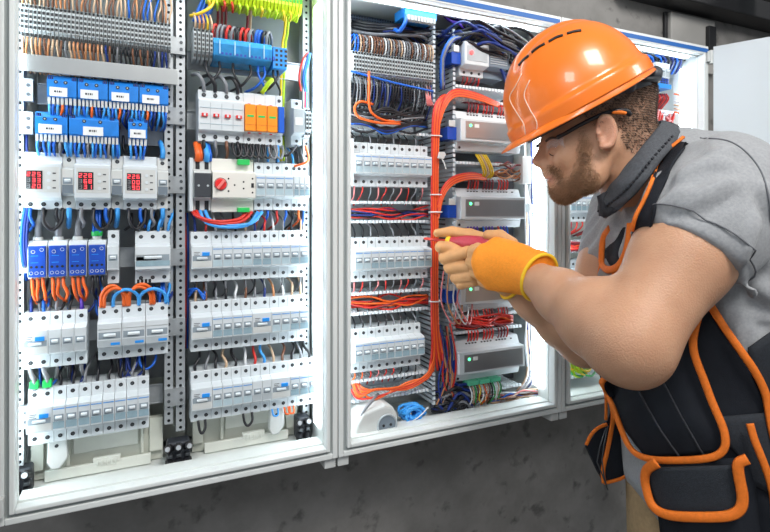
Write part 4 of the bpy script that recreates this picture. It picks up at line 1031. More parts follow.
# lowest: green plugs and coloured wires
zk = KN[3][0]
for i in range(3):
    a = X(470,.98)+i*.030
    tag(MB().use(mat('mint_green_plastic', (.10,.50,.30), .4)).box(a, a+.027, .985, 1.01, zk-.053, zk-.044).build('green_plug', org=(a,1.01,zk-.053), bevel=.0008), '%s green plug under the lowest silver control module' % ('left','middle','right')[i], 'plug')
for k in range(14):
    xx = X(471,.985)+k*.0062; c = ['white','tan','green','brown','yellow','white','orange','tan','brown','black','green'][k % 11]
    wire([(xx,.995,zk-.052),(xx+.001,.985,zk-.066),(xx+random.uniform(-.006,.006),.985,zk-.085),(xx+random.uniform(-.01,.02),1.0,zk-.105)], c, .0019, cname(c)+' wire hanging from the green plugs', cname(c)+' wires hanging from the green plugs', 8)
hbundle(398, 480, 535, ['white','tan','brown','blue','white','pink'], 12, 'lying in the duct under the lowest silver module', ymid=.998, r=.0022, prio=5)
hbundle(400, 436, 470, ['black','dblue','black','grey'], 22, 'bundled at the bottom of the middle cabinet', ymid=1.0, r=.0034, amp=.018, prio=8)
for k in range(12):
    xx = X(random.uniform(436,452),1.0); wire([(xx,1.0,zz(330,440)+random.uniform(-.02,.02)),(xx+random.uniform(-.01,.01),.99,zz(355,440)),(xx+random.uniform(-.01,.014),.99,zz(380,440)),(xx+random.uniform(-.02,.03),1.0,zz(404,440))], random.choice(['black','dblue','copper','grey','red']), .0024, 'dark wire hanging down in the tall duct near the bottom', 'dark wires in the lower part of the tall duct', 4)
for k, (px, c) in enumerate(((446,'copper'),(440,'pink'),(452,'white'),(456,'pink'))):
    wire([(X(px,1.0),.985,zz(262+k*8,px)),(X(px-4,1.0),.978,zz(300,px)),(X(px+6,1.0),.975,zz(322,px)),(X(px+12,1.0),.985,zz(316,px)),(X(px+16,1.0),1.0,zz(296,px))], c, .0018, cname(c)+' thin wire looping left of the lowest modules', 'thin wires looping left of the lowest modules', 12)
# right edge: junction boxes and pale cables
xj, zj = X(527,.99), zz(170,527)
tag(MB().use(PAPER).box(X(522.5,.985), X(531.5,.985), .985, 1.0, zz(184,527), zz(157,527)).build('white_box', org=(xj,1.0,zj), bevel=.001), 'small blank white box at the right edge of the middle cabinet near the worker\'s nose', 'box')
tag(MB().use(OFFW).box(X(529,.985), X(535,.985), .985, 1.0, zz(212,530), zz(204,530)).build('white_clip', org=(X(532,.99),1.0,zz(208,530)), bevel=.001), 'tiny white clip at the right edge of the middle cabinet below the white box', 'clip')
for k in range(16):
    px = random.uniform(523,536); j = lambda: random.uniform(-.006,.006)
    c = random.choice(['white','white','grey','white','white','tan','grey','dblue'])
    wire([(X(px,1.01)+j(),1.01,zz(random.choice((60,110,185)),530)),(X(px,1.01)+j(),1.0,zz(225,530)+j()),(X(px,1.01)+j(),1.0,zz(300,530)+j()),(X(px,1.01)+j(),1.0,zz(340,530)+j()),(X(px,1.01)+j(),1.0,zz(375,530)),(X(px-8,1.01),1.02,zz(396,530))], c, .0024, cname(c)+' cable running down the right edge of the middle cabinet', cname(c)+' cables along the right edge of the middle cabinet', 10)
m = MB().use(PERF); m.box(X(531,1.04), X(538,1.04), 1.04, 1.042, 1.03, 1.88); tag(m.build('punched_upright', org=(X(534,1.04),1.042,1.03)), 'punched steel upright at the right inner edge of the middle cabinet', 'rail')
# bottom: socket, blue glove-like bundle
xs_, zs_ = X(374,.98), zz(417,374)
t = thing('power_socket', 'rounded white power socket lying at the bottom of the middle cabinet', 'socket', (xs_,1.0,zs_-.03)); L = tuple(t.location)
pr = [(-.050,-.026),(-.044,.006),(-.030,.026),(.018,.036),(.036,.030),(.046,.012),(.048,-.016),(.040,-.028),(-.03,-.036)]
MB().use(OFFW).extrude([(xs_+a,zs_+b) for a, b in pr], .965, 1.03).build('body', parent=t, org=L, bevel=.008, seg=3)
ring = [(xs_+.022+.021*math.cos(g/12*math.pi),.964,zs_-.006+.021*math.sin(g/12*math.pi)) for g in range(24)]
MB().use(LGREY).loop(ring, .0018, 6).build('socket_rim', parent=t, org=L, smooth=True)
MB().use(DKBAND).cyl((xs_+.022,.966,zs_-.006),(0,-1,0),.0185,.0015,24).build('socket_well', parent=t, org=L)
for d in (-.008,.008): MB().use(DARK).cyl((xs_+.022+d,.9645,zs_-.006),(0,-1,0),.0028,.0012,10).build('socket_hole', parent=t, org=L)
MB().use(DARK).cyl((xs_-.030,.965,zs_-.022),(0,-1,0),.0026,.001,8).build('screw', parent=t, org=L)
wire([(X(352,1.0),.975,zz(430,352)),(X(356,1.0),.97,zz(410,356)),(X(366,1.0),.975,zz(398,366)),(X(378,1.0),1.0,zz(394,378))], 'grey', .0028, 'grey cable curving over the white power socket', None, 25)
for k in range(26):
    g = random.uniform(0, 6.28); cx, cz = X(411,1.0), zz(412,411); r1 = random.uniform(.012,.026)
    pts = [(cx+r1*math.cos(g+a)+random.uniform(-.003,.003), 1.0+random.uniform(-.02,.012), cz+.7*r1*math.sin(g+a)+random.uniform(-.003,.003)) for a in (0,1.2,2.4,3.6,4.6)]
    wire(pts, 'lblue', .0032, 'bright light blue wire in the coil beside the white power socket', 'bright light blue wires coiled beside the white power socket', 14)
wire([(X(399,1.0),.985,zz(424,400)),(X(412,1.0),.975,zz(414,410)),(X(424,1.0),.98,zz(404,424))], 'white', .0014, 'thin white wire lying across the light blue coil', None, 12)

# ================= RIGHT CABINET
r1 = X(569, 1.0)
RR = [(Z(590,204,1.0),'in the row beside the collar'), (Z(590,277,1.0),'in the row below the red wires'), (1.19,'in the row behind the forearm'), (1.60,'in the row behind the neck')]
for z, wh in RR:
    rail(XC+.03, XD_-.03, z, 'steel device rail of the right cabinet '+wh)
    xs, _ = row(X(565,1.0), z, 'bbbbbbbbbb', wh+' of the right cabinet')
    drop(xs, z, 0, ['red','maroon','red'], 'below the breakers '+wh+' of the right cabinet', r=.0026, h=.03)
hduct(XC+.03, 1.16, Z(590,252,1.0), Z(590,240,1.0)-.002, 'slotted wiring duct with red cables in the right cabinet')
hbundle(246, 567, 608, ['red','orange','red','maroon'], 14, 'lying in the duct of the right cabinet', ymid=.99, r=.003, prio=15)
zgb = Z(580,360,1.0)
for k in range(34):
    a = X(random.uniform(564,576),1.0); z = zgb+random.uniform(-.02,.045)
    wire([(a,1.0,zgb+.06),(a+random.uniform(-.005,.01),.985,z),(a+random.uniform(.01,.04),.985,z-.02),(a+random.uniform(.04,.08),1.0,z-.015)], random.choice(['yg','yg','green','yellow','yg']), .0028, 'yellow green earth wire heaped at the bottom of the right cabinet', 'yellow green earth wires at the bottom of the right cabinet', 10)
hduct(XC+.03, 1.16, Z(580,378,1.0), Z(580,366,1.0), 'slotted duct at the bottom of the right cabinet under the yellow green wires')
# upper right corner seen behind the helmet
xq = X(648, 1.0)
tq = thing('blue_terminal_box', 'blue terminal box with a grid of holes, behind the back of the helmet', 'terminal box', (xq,1.0,Z(660,84,1.0))); L = tuple(tq.location)
zb_ = L[2]
MB().use(DEEPB).box(xq-.02, xq+.062, .985, 1.04, zb_-.006, zb_+.018).build('body', parent=tq, org=L, bevel=.001)
MB().use(BRB).box(xq-.02, xq+.060, .975, 1.04, zb_-.018, zb_-.006).build('lower_edge', parent=tq, org=L, bevel=.001)
for a in range(8):
    for b in range(3): MB().use(DARK).box(xq-.016+a*.0095, xq-.011+a*.0095, .9842, .987, zb_-.003+b*.0065, zb_+.001+b*.0065).build('hole', parent=tq, org=L)
for k in range(12):
    px = 644+k*2; wire([(X(px,1.0),1.0,Z(px,94,1.0)),(X(px,1.0),.993,Z(px,100,1.0)),(X(px,1.0)+.004,1.02,Z(px,108,1.0))], 'red' if k % 2 else 'maroon', .0026, 'red wire below the blue terminal box behind the helmet', 'red wires below the blue terminal box', 14)
    wire([(X(px-3,1.0),1.0,Z(px,114,1.0)),(X(px,1.0),.985,Z(px,122+random.uniform(-6,6),1.0)),(X(px+5,1.0),.99,Z(px,118+random.uniform(-8,8),1.0)),(X(px+7,1.0),1.02,Z(px,128,1.0))], random.choice(['red','red','white','pink']), .0026, 'red or white wire tangled near the collar in the right cabinet', 'wires tangled near the collar', 12)
hduct(X(640,1.0), 1.37, Z(660,110,1.0)-.001, Z(660,110,1.0)+.024, 'slotted duct in the upper right corner of the right cabinet', walls=(0,))
xs, _ = row(X(650,1.0), Z(660,68,1.0)-.012, 'www', 'in the right cabinet behind the helmet')
for k in range(10):
    px = 640+k*4; wire([(X(px,1.0),1.0,Z(px,62,1.0)),(X(px+4,1.0),.99,Z(px,56,1.0)),(X(px+10,1.0),.99,Z(px,60,1.0)),(X(px+14,1.0),1.02,Z(px,70,1.0))], random.choice(['black','blue','dblue','black','grey']), .0034, 'dark cable near the top right corner of the right cabinet', 'dark cables near the top right corner', 12)
for k in range(6):
    z = Z(682,95,1.0)-k*.01
    wire([(X(674,1.0),1.0,z),(X(680,1.0),.99,z-.004),(X(686,1.0),1.0,z+.006)], random.choice(['orange','white','tan']), .0022, 'small orange or white wire by the right edge of the right cabinet', 'small wires by the right edge of the right cabinet', 6)
# ================================================================ THE WORKER
# body frame: r to the right of the viewer's line, f away along it, u up (metres, from the eye of the photographer)
def p3(px, py, F): return Vector(((px-385)/FP*F, F, (213-py)/FP*F))
def W3(v): return Vector((v[0]*CP+v[1]*SP, -v[0]*SP+v[1]*CP, EYE+v[2]))
def Wp(px, py, F): return W3(p3(px, py, F))
class Field:
    def __init__(s, lo, hi, h):
        s.lo = np.array(lo, float); s.h = h
        s.n = np.ceil((np.array(hi)-s.lo)/h).astype(int)+1
        s.ax = [(s.lo[i]+h*np.arange(s.n[i])).astype(np.float32) for i in range(3)]
        s.v = np.full(s.n, .08, np.float32)
    def win(s, lo, hi, m):
        sl = []
        for i in range(3):
            a = max(0, int((lo[i]-m-s.lo[i])/s.h)); b = min(s.n[i], int((hi[i]+m-s.lo[i])/s.h)+2)
            if b <= a: return None
            sl.append(slice(a, b))
        X_, Y_, Z_ = np.meshgrid(s.ax[0][sl[0]], s.ax[1][sl[1]], s.ax[2][sl[2]], indexing='ij')
        return tuple(sl), X_, Y_, Z_
    def put(s, sl, d, k, op):
        o = s.v[sl]
        if op == 'sub':
            d = -d; hh = np.clip(.5-.5*(o-d)/k, 0, 1); s.v[sl] = o*(1-hh)+d*hh+k*hh*(1-hh); return
        hh = np.clip(.5+.5*(o-d)/k, 0, 1)
        s.v[sl] = o*(1-hh)+d*hh-k*hh*(1-hh)
    def cone(s, a, b, ra, rb, k=.015, op='add'):
        a = np.array(a, float); b = np.array(b, float); m = max(ra, rb)+k*1.2+s.h*2
        w = s.win(np.minimum(a, b), np.maximum(a, b), m)
        if w is None: return s
        sl, X_, Y_, Z_ = w; d = b-a; L = max(1e-9, float(d@d))
        t = np.clip(((X_-a[0])*d[0]+(Y_-a[1])*d[1]+(Z_-a[2])*d[2])/L, 0, 1)
        q = np.sqrt((X_-a[0]-t*d[0])**2+(Y_-a[1]-t*d[1])**2+(Z_-a[2]-t*d[2])**2)
        s.put(sl, q-(ra+(rb-ra)*t), k, op); return s
    def ball(s, c, r, k=.01, op='add'): return s.cone(c, c, r, r, k, op)
    def ell(s, c, rad, axes=None, k=.02, op='add'):
        c = np.array(c, float); m = max(rad)+k*1.2+s.h*2
        w = s.win(c, c, m)
        if w is None: return s
        sl, X_, Y_, Z_ = w; A = np.eye(3) if axes is None else np.array([np.array(a, float)/np.linalg.norm(a) for a in axes])
        P = [X_-c[0], Y_-c[1], Z_-c[2]]
        q = [(A[i][0]*P[0]+A[i][1]*P[1]+A[i][2]*P[2])/rad[i] for i in range(3)]
        k0 = np.sqrt(q[0]**2+q[1]**2+q[2]**2); k1 = np.sqrt((q[0]/rad[0])**2+(q[1]/rad[1])**2+(q[2]/rad[2])**2)+1e-9
        s.put(sl, k0*(k0-1)/k1, k, op); return s
    def chain(s, pts, rs, k=.01):
        for i in range(len(pts)-1): s.cone(pts[i], pts[i+1], rs[i], rs[i+1], k)
        return s
    def cut(s, fn):
        """keep only where fn(X,Y,Z) < 0"""
        X_, Y_, Z_ = np.meshgrid(*s.ax, indexing='ij'); s.v = np.maximum(s.v, fn(X_, Y_, Z_)); return s
    def warp(s, fn):
        X_, Y_, Z_ = np.meshgrid(*s.ax, indexing='ij'); s.v = s.v+fn(X_, Y_, Z_); return s
    def at(s, p):
        i = [min(max(int(round((p[k]-s.lo[k])/s.h)), 0), s.n[k]-1) for k in range(3)]
        return float(s.v[i[0], i[1], i[2]])
    def mesh(s):
        v = s.v; ins = v < 0
        nx, ny, nz = (s.n-1)
        P = np.zeros((nx, ny, nz, 3)); C = np.zeros((nx, ny, nz))
        cs = [(0,0,0),(1,0,0),(0,1,0),(1,1,0),(0,0,1),(1,0,1),(0,1,1),(1,1,1)]
        g = lambda c: (slice(c[0], c[0]+nx), slice(c[1], c[1]+ny), slice(c[2], c[2]+nz))
        for a in range(8):
            for b in range(a+1, 8):
                ca, cb = cs[a], cs[b]
                if sum(abs(ca[i]-cb[i]) for i in range(3)) != 1: continue
                va, vb = v[g(ca)], v[g(cb)]; m = (va < 0) != (vb < 0)
                t = np.where(m, va/np.where(m, va-vb, 1), 0)
                for i in range(3): P[..., i] += np.where(m, ca[i]+t*(cb[i]-ca[i]), 0)
                C += m
        act = C > 0; idx = np.full(act.shape, -1, int); idx[act] = np.arange(act.sum())
        ii = np.argwhere(act); V = (P[act]/C[act][:, None]+ii)*s.h+s.lo
        F = []
        for ax in range(3):
            e = [0,0,0]; e[ax] = 1
            A = ins[:-1,:-1,:-1] if False else None
            i0 = ins[:nx, :ny, :nz]; i1 = ins[e[0]:e[0]+nx, e[1]:e[1]+ny, e[2]:e[2]+nz]
            ch = np.argwhere(i0 != i1)
            o = [k for k in range(3) if k != ax]
            ch = ch[(ch[:, o[0]] > 0) & (ch[:, o[1]] > 0)]
            if len(ch) == 0: continue
            d0 = np.zeros(3, int); d0[o[0]] = 1; d1 = np.zeros(3, int); d1[o[1]] = 1
            q = [ch, ch-d0, ch-d0-d1, ch-d1]
            q = np.stack([idx[a[:, 0], a[:, 1], a[:, 2]] for a in q], 1)
            fl = i0[ch[:, 0], ch[:, 1], ch[:, 2]]
            if ax == 1: fl = ~fl
            q[~fl] = q[~fl][:, ::-1]
            F.append(q)
        return V, np.concatenate(F)
MAN = None
def hq(px, py, off, s=-1):
    v = p3(px, py, HF-off); v.y = HF+s*off; return v
def man_obj(name, V, F, m, parent, smooth=True, mi=None):
    """V in the body frame; the mesh becomes a child of the worker (or a thing of its own)"""
    V = np.asarray(V); Wv = np.stack([V[:,0]*CP+V[:,1]*SP, -V[:,0]*SP+V[:,1]*CP, EYE+V[:,2]], 1)
    me = bpy.data.meshes.new(name); o3 = np.array(ROOT)
    me.from_pydata((Wv-o3).tolist(), [], [list(map(int, f)) for f in F])
    ms = m if isinstance(m, list) else [m]
    for q in ms: me.materials.append(q)
    if mi is not None: me.polygons.foreach_set('material_index', [int(a) for a in mi])
    if smooth: me.polygons.foreach_set('use_smooth', [True]*len(F))
    me.update(); bm = bmesh.new(); bm.from_mesh(me); bmesh.ops.recalc_face_normals(bm, faces=bm.faces); bm.to_mesh(me); bm.free()
    ob = bpy.data.objects.new(name, me); COL.objects.link(ob); ob.parent = parent
    return ob
def relax(V, F, n=2):
    V = V.copy()
    e = np.concatenate([F[:, [0,1]], F[:, [1,2]], F[:, [2,3]], F[:, [3,0]]])
    for _ in range(n):
        S = np.zeros_like(V); c = np.zeros(len(V))
        np.add.at(S, e[:,0], V[e[:,1]]); np.add.at(S, e[:,1], V[e[:,0]]); np.add.at(c, e[:,0], 1); np.add.at(c, e[:,1], 1)
        V = V*.4+.6*S/c[:, None]
    return V
# ---- materials
def skin_mat(name, c1, c2, c3):
    m = mat(name, c1, .45, noise=.1, nscale=28, col2=c2, bump=.4, bscale=420, sss=.12, spec=.35); return m
SK1 = (.56,.315,.195)
SKIN = skin_mat('skin', (.56,.315,.195), (.42,.20,.115), None)
TEE = mat('heather_tshirt', (.335,.345,.36), .9, noise=.2, nscale=240, bump=.35, bscale=900, sheen=.2)
TEEH = mat('tshirt_seam', (.14,.145,.16), .9)
NAVY = mat('navy_canvas', (.010,.013,.020), .75, noise=.25, nscale=60, bump=.5, bscale=1400, spec=.3)
NAVY2 = mat('navy_mesh', (.020,.026,.036), .75, noise=.4, nscale=300, bump=.7, bscale=900)
TRIM = mat('orange_binding', (.90,.20,.012), .7, noise=.15, nscale=200, bump=.4, bscale=1200)
DENIM = mat('charcoal_denim', (.085,.092,.105), .85, noise=.35, nscale=260, bump=.4, bscale=900)
DENIM2 = mat('charcoal_denim_dark', (.03,.032,.04), .85, noise=.5, nscale=90, bump=.4, bscale=900)
GLOV = mat('orange_knit', (.95,.30,.015), .8, noise=.12, nscale=220, bump=.6, bscale=700)
TANG = mat('tan_coated_fabric', (.66,.33,.13), .6, noise=.15, nscale=60, bump=.2, bscale=300)
CUFF = mat('yellow_knit', (.90,.55,.02), .8, bump=.5, bscale=600)
TAN = mat('tan_trousers', (.42,.29,.155), .9, noise=.2, nscale=150, bump=.4, bscale=800)
HAIR = mat('short_brown_hair', (.11,.07,.048), .75, noise=.4, nscale=120)
BEARD = mat('ginger_beard', (.50,.28,.15), .7, noise=.5, nscale=60)
ROOT = tuple(W3((.60,.95,-EYE)))
MAN = thing('person', 'person in grey t-shirt and dark tool vest, reaching a screwdriver into the middle cabinet', 'person', ROOT)
# ---- key joints
shN, elN, wrN = Vector((.508,.80,.032)), Vector((.336,.735,-.176)), p3(530,275,.935)
shF, elF, wrF = Vector((.515,1.130,.000)), Vector((.392,1.04,-.245)), p3(503,276,1.0)
neckB = p3(668,168,.975)
# ---- head and arms: one surface
lo, hi = (.16,.60,-.34), (.70,1.25,.34)
B = Field(lo, hi, .0040)
HF = .97
hd = (-.87,-.0,-.49); hu = (-.49,0,.87); hl = (0,1,0)      # head forward / up / across
HF = .97
def hp(px, py, df=0): v = p3(px, py, HF); v.y += df; return v
B.ell(hp(600,96), (.098,.076,.092), (hd,hl,hu), k=.02)
fd = (-.10,0,-1.); fn = (-1,0,.10)
B.ell(hp(575,140), (.072,.060,.058), ((-.25,0,-1),(0,1,0),(-1,0,.25)), k=.03)
for s in (-1,1):
    B.cone(hq(606,146,.050,s), hq(592,176,.044,s), .020, .019, .03)
    B.cone(hq(592,176,.044,s), hp(566,189,s*.014), .018, .018, .03)
    B.ell(hq(563,155,.038,s), (.022,.018,.022), None, k=.02)
    B.cone(hp(549,139,s*.010), hp(558,138,s*.045), .009, .009, .012)      # brow
    B.ball(hq(553,150,.034,s), .0125, .007, 'sub'); B.ell(hq(556.5,151,.030,s), (.0125,.0145,.0120), None, k=.003)
B.ell(hp(569,170), (.040,.040,.036), None, k=.02)
B.ball(hp(565,190), .020, .012)
B.cone(hp(545,145), hp(538.5,160.5), .0085, .0105, .010); B.ball(hp(538,161.5), .0105, .005)
for s in (-1,1): B.ball(hp(544,163.5,s*.0125), .0080, .006); B.ball(hp(545,167.5,s*.007), .0035, .003, 'sub')
B.cone(hp(550,163), hp(552,176), .014, .014, .01)
B.ell(hp(551,176), (.0105,.022,.0045), ((-1,0,-.1),(0,1,0),(.1,0,-1)), k=.004)
B.ell(hp(555,183), (.0095,.019,.0055), ((-1,0,-.1),(0,1,0),(.1,0,-1)), k=.004)
B.ell(hp(549,179.6), (.008,.020,.0014), ((-1,0,-.1),(0,1,0),(.1,0,-1)), k=.003, op='sub')
# neck
B.cone(hp(617,132), hp(640,176), .060, .066, .03); B.cone(hp(640,176), neckB, .066, .062, .03)
# ears
for s in (-1,1):
    ex = s*.077
    B.ell(hq(606,133,.077,s), (.029,.008,.018), ((.20,0,-1),(0,1,0),(1,0,.20)), k=.006)
    q = []
    for g in range(14):
        a = -2.2+g*.36; cx, cy = 605.5+9.5*math.cos(a), 131.5+15.5*math.sin(a)
        q.append(hq(cx, cy, .077+.007,s))
    B.chain(q[:12], [.0050]*12, .003)
    B.ball(hq(601.5,147,.080,s), .0060, .005)
    B.ell(hq(605,133,.090,s), (.0185,.0125,.0105), ((.2,0,-1),(0,1,0),(1,0,.2)), k=.003, op='sub')
    B.ell(hq(599,134,.081,s), (.006,.004,.003), None, k=.003)
# arms
def arm(fl, sh, el, wr, ru, rl, extra):
    e2 = el+(el-sh).normalized()*.0
    mid = sh.lerp(el, .45); fl.cone(sh, mid, ru*1.02, ru, .03); fl.cone(mid, el, ru, ru*.86, .03)
    a = el.lerp(wr, .28); b_ = el.lerp(wr, .62)
    fl.cone(el, a, ru*.84, rl, .03); fl.cone(a, b_, rl, rl*.78, .02); fl.cone(b_, el.lerp(wr,.93), rl*.78, rl*.58, .02)
arm(B, shN, elN, wrN, .065, .053, 1)
B.ball(elN+Vector((.012,-.004,-.022)), .030, .03)
B.ball(elN.lerp(wrN,.25)+Vector((-.004,.002,.010)), .044, .03)
arm(B, shF, elF, wrF, .058, .048, 1)
V, F = B.mesh(); V = relax(V, F, 3)
body = man_obj('body', V, F, SKIN, MAN)
def seg_d(x, y, P):
    d = 1e9
    for i in range(len(P)):
        x0, y0 = P[i-1]; x1, y1 = P[i]; dx, dy = x1-x0, y1-y0
        t = max(0, min(1, ((x-x0)*dx+(y-y0)*dy)/(dx*dx+dy*dy+1e-9))); d = min(d, math.hypot(x-x0-t*dx, y-y0-t*dy))
    return d
bvh_head = BVHTree.FromPolygons([tuple(v) for v in V], [tuple(f) for f in F])
def cast(bvh, px, py):
    d = p3(px, py, 1.0).normalized(); h = bvh.ray_cast(Vector((0,0,0)), d)
    return h[0], h[1]
# eyes
HAIR_D = mat('dark_brown_hair', (.07,.04,.025), .8)
for s in (-1,1):
    c = hq(557.5,151.5,.029,s)
    m = MB().use(mat('eye_white', (.60,.50,.44), .7, spec=.1)).ball(W3(c), .0098, 16, 12).build('eyeball', parent=MAN, org=ROOT, smooth=True)
    i = c+Vector((-.0088,0,-.006))
    MB().use(mat('iris_blue', (.08,.10,.13), .5, spec=.2)).ball(W3(c+Vector((-.0080,0,-.005))), .0030, 10, 8).build('iris', parent=m, org=ROOT, smooth=True)
    lash = spline([W3(hq(549.5,152.5,.020,s)+Vector((-.001,0,0))), W3(hq(551.5,155,.034,s)+Vector((-.001,0,0))), W3(hq(557,156,.044,s))], 5)
    MB().use(HAIR_D).tube(lash, .0008, 5).build('eyelashes', parent=MAN, org=ROOT, smooth=True)
    brow = spline([W3(hq(546,141,.018,s)), W3(hq(551,138,.034,s)), W3(hq(559,138,.050,s))], 5)
    MB().use(HAIR_D).tube(brow, .0022, 6).build('eyebrow', parent=MAN, org=ROOT, smooth=True)
VN = np.zeros_like(V)
_n = np.cross(V[F[:,1]]-V[F[:,0]], V[F[:,2]]-V[F[:,0]])
for _k in range(4): np.add.at(VN, F[:,_k], _n)
VN /= (np.linalg.norm(VN, axis=1)[:,None]+1e-12)
_t = V+VN*.004
_s = np.mean([B.at(_t[i])-B.at(V[i]) for i in range(0, len(V), 97)])
if _s < 0: VN = -VN
# ---- hair made of many short strands over a thin cap
def strands(name, m, reg, n, length, dirf, seed, r=.00045, jit=.35):
    rnd = random.Random(seed); vs = []; fs = []; k = 0; tries = 0
    while k < n and tries < n*30:
        tries += 1
        f = F[rnd.randrange(len(F))]; p = V[f[0]]*(a := rnd.random())+V[f[1]]*(1-a)
        if not reg(p, rnd): continue
        a0, a1, a2 = V[f[0]], V[f[1]], V[f[2]]
        nn = np.cross(a1-a0, a2-a0); nn = nn/(np.linalg.norm(nn)+1e-12)
        ctr = np.array(hp(590,130)); 
        if nn@(p-ctr) < 0: nn = -nn
        d = np.array(dirf(p))+nn*.5+np.array([rnd.uniform(-jit,jit) for _ in range(3)]); d /= np.linalg.norm(d)
        L = length*rnd.uniform(.6,1.2)
        s_ = np.cross(d, nn+1e-3); s_ = s_/np.linalg.norm(s_)*r; t_ = np.cross(d, s_); t_ = t_/np.linalg.norm(t_)*r
        o = len(vs); b0 = p-nn*.0015
        m1_ = b0+d*L*.55+nn*L*.15; tip = b0+d*L
        vs += [b0+s_, b0-s_*.5+t_*.87, b0-s_*.5-t_*.87, m1_+s_*.8, m1_-s_*.4+t_*.7, m1_-s_*.4-t_*.7, tip]
        fs += [(o,o+1,o+4,o+3),(o+1,o+2,o+5,o+4),(o+2,o,o+3,o+5),(o+3,o+4,o+6),(o+4,o+5,o+6),(o+5,o+3,o+6)]
        k += 1
    return man_obj(name, np.array(vs), fs, m[0], MAN)
def topx(p): f_ = HF-abs(p[1]-HF); return 385+FP*p[0]/f_, 213-FP*p[2]/f_       # mid-plane picture coordinates of the head
def poly_in(x, y, P):
    c = False
    for i in range(len(P)):
        x0, y0 = P[i-1]; x1, y1 = P[i]
        if (y0 > y) != (y1 > y) and x < (x1-x0)*(y-y0)/(y1-y0)+x0: c = not c
    return c
HP = [(560,60),(574,112),(584,117),(590,119),(600,110),(613,112),(620,124),(622,140),(628,150),(638,152),(650,150),(670,130),(670,60),(600,30)]
def reg_hair(p, rnd):
    if abs(p[1]-HF) > .10 or p[2] < .08: return False
    x, y = topx(p); j = rnd.gauss(0, 2.5); return poly_in(x+j, y+j*1.2, HP)
def grown(P, x, y, w):
    d = seg_d(x, y, P); d = d if poly_in(x, y, P) else -d
    return max(0, min(1, .5+d/w))
def tint():
    # the skin's own colour: stubble under the hair and beard, redder lips and ear
    ca = body.data.color_attributes.new('own_colour', 'FLOAT_COLOR', 'POINT'); rnd = random.Random(2)
    sk = np.array(SK1)
    for i, p in enumerate(V):
        c = sk.copy()
        if p[2] > -.02 and abs(p[1]-HF) < .12 and p[0] < .56:
            x, y = topx(p)
            if 585 > x and abs(p[1]-HF) < .09 or x >= 585:
                h = grown(HP, x, y, 9) if p[2] > .07 else 0; b_ = grown(BP, x, y, 9)
                c = c*(1-h)+np.array((.15,.095,.068))*h; c = c*(1-b_*.92)+np.array((.32,.175,.10))*b_*.92
                l = max(0, 1-math.hypot((x-550)/6, (y-179)/6)**2) if abs(p[1]-HF) < .03 else 0
                c = c*(1-l*.7)+np.array((.50,.19,.15))*l*.7
                e = max(0, 1-math.hypot((x-606)/13, (y-134)/20)**2) if abs(p[1]-HF) > .07 else 0
                e = min(1, e*2.5); c = c*(1-e*.4)+np.array((.60,.22,.17))*e*.4
        ca.data[i].color = (c[0], c[1], c[2], 1)
    nt = SKIN.node_tree; at = nt.nodes.new('ShaderNodeAttribute'); at.attribute_name = 'own_colour'
    b_ = nt.nodes['Principled BSDF']; old = b_.inputs['Base Color'].links[0].from_socket
    mx = nt.nodes.new('ShaderNodeMix'); mx.data_type = 'RGBA'; mx.inputs[0].default_value = .6
    nt.links.new(old, mx.inputs[6]); nt.links.new(at.outputs['Color'], mx.inputs[7]); nt.links.new(mx.outputs[2], b_.inputs['Base Color'])
strands('hair', [HAIR, mat('scalp_stubble', (.17,.105,.075), .8, noise=.5, nscale=260)], reg_hair, 16000, .0065, lambda p: (.55,0,-.75), 3, .0005)
BP = [(583,128),(591,146),(592,165),(600,180),(590,200),(566,215),(540,200),(545,188),(552,189),(559,186),(559,178),(556,173),(549,171),(549,168),(553,166),(559,170),(564,182),(572,176),(578,160),(581,140)]
def reg_beard(p, rnd):
    if abs(p[1]-HF) > .075: return False
    x, y = topx(p); j = rnd.gauss(0, 2.2); k2 = rnd.gauss(0, 2.2); return poly_in(x+j, y+k2, BP)
strands('beard', [BEARD, mat('beard_base', (.27,.145,.085), .8, noise=.4, nscale=200)], reg_beard, 15000, .0085, lambda p: (-.25,0,-.85), 5, .00034)
tint()
# ---- torso inside the t-shirt
lo, hi = (.28,.62,-.62), (.95,1.32,.16)
T = Field(lo, hi, .006)
lat = np.array((.10,-.995,0)); fwd_ = np.array((-.995,-.10,0))
def tc_(r, f, u): return Vector((r, f, u))
T.ell(tc_(.562,.972,-.055), (.205,.150,.150), (lat,fwd_,(0,0,1)), k=.05)
T.ell(tc_(.568,.965,-.19), (.185,.155,.160), (lat,fwd_,(0,0,1)), k=.05)
T.ell(tc_(.588,.955,-.34), (.170,.168,.165), (lat,fwd_,(0,0,1)), k=.05)
T.ell(tc_(.622,.95,-.49), (.180,.178,.170), (lat,fwd_,(0,0,1)), k=.05)
T.cone(neckB+Vector((.0,0,-.030)), shN+Vector((.02,.02,-.005)), .062, .080, .04)
T.cone(neckB+Vector((0,0,-.035)), shF, .062, .070, .04)
T.cone(neckB+Vector((.02,0,.0)), neckB+Vector((.09,.02,-.02)), .074, .092, .04)
T.cone(shN+Vector((.10,.06,-.03)), shN+Vector((.16,.10,-.14)), .09, .10, .05)
def folds(X_, Y_, Z_):
    q = X_*.55+Z_*1.0+.10*np.sin(Y_*15+X_*6)
    a = np.sin(q*88+1.3*np.sin(X_*21+Y_*9)); a = np.sign(a)*np.abs(a)**1.5
    g = .15+.85*np.clip(np.sin(Y_*11+X_*17+Z_*5+2.0), 0, 1)
    b = np.sin((X_-Z_*.5)*95+np.sin(Z_*30)*1.5)*np.clip(np.sin(X_*13-Z_*19)-.1, 0, 1)
    return (-.0040*a*g-.0040*b).astype(np.float32)
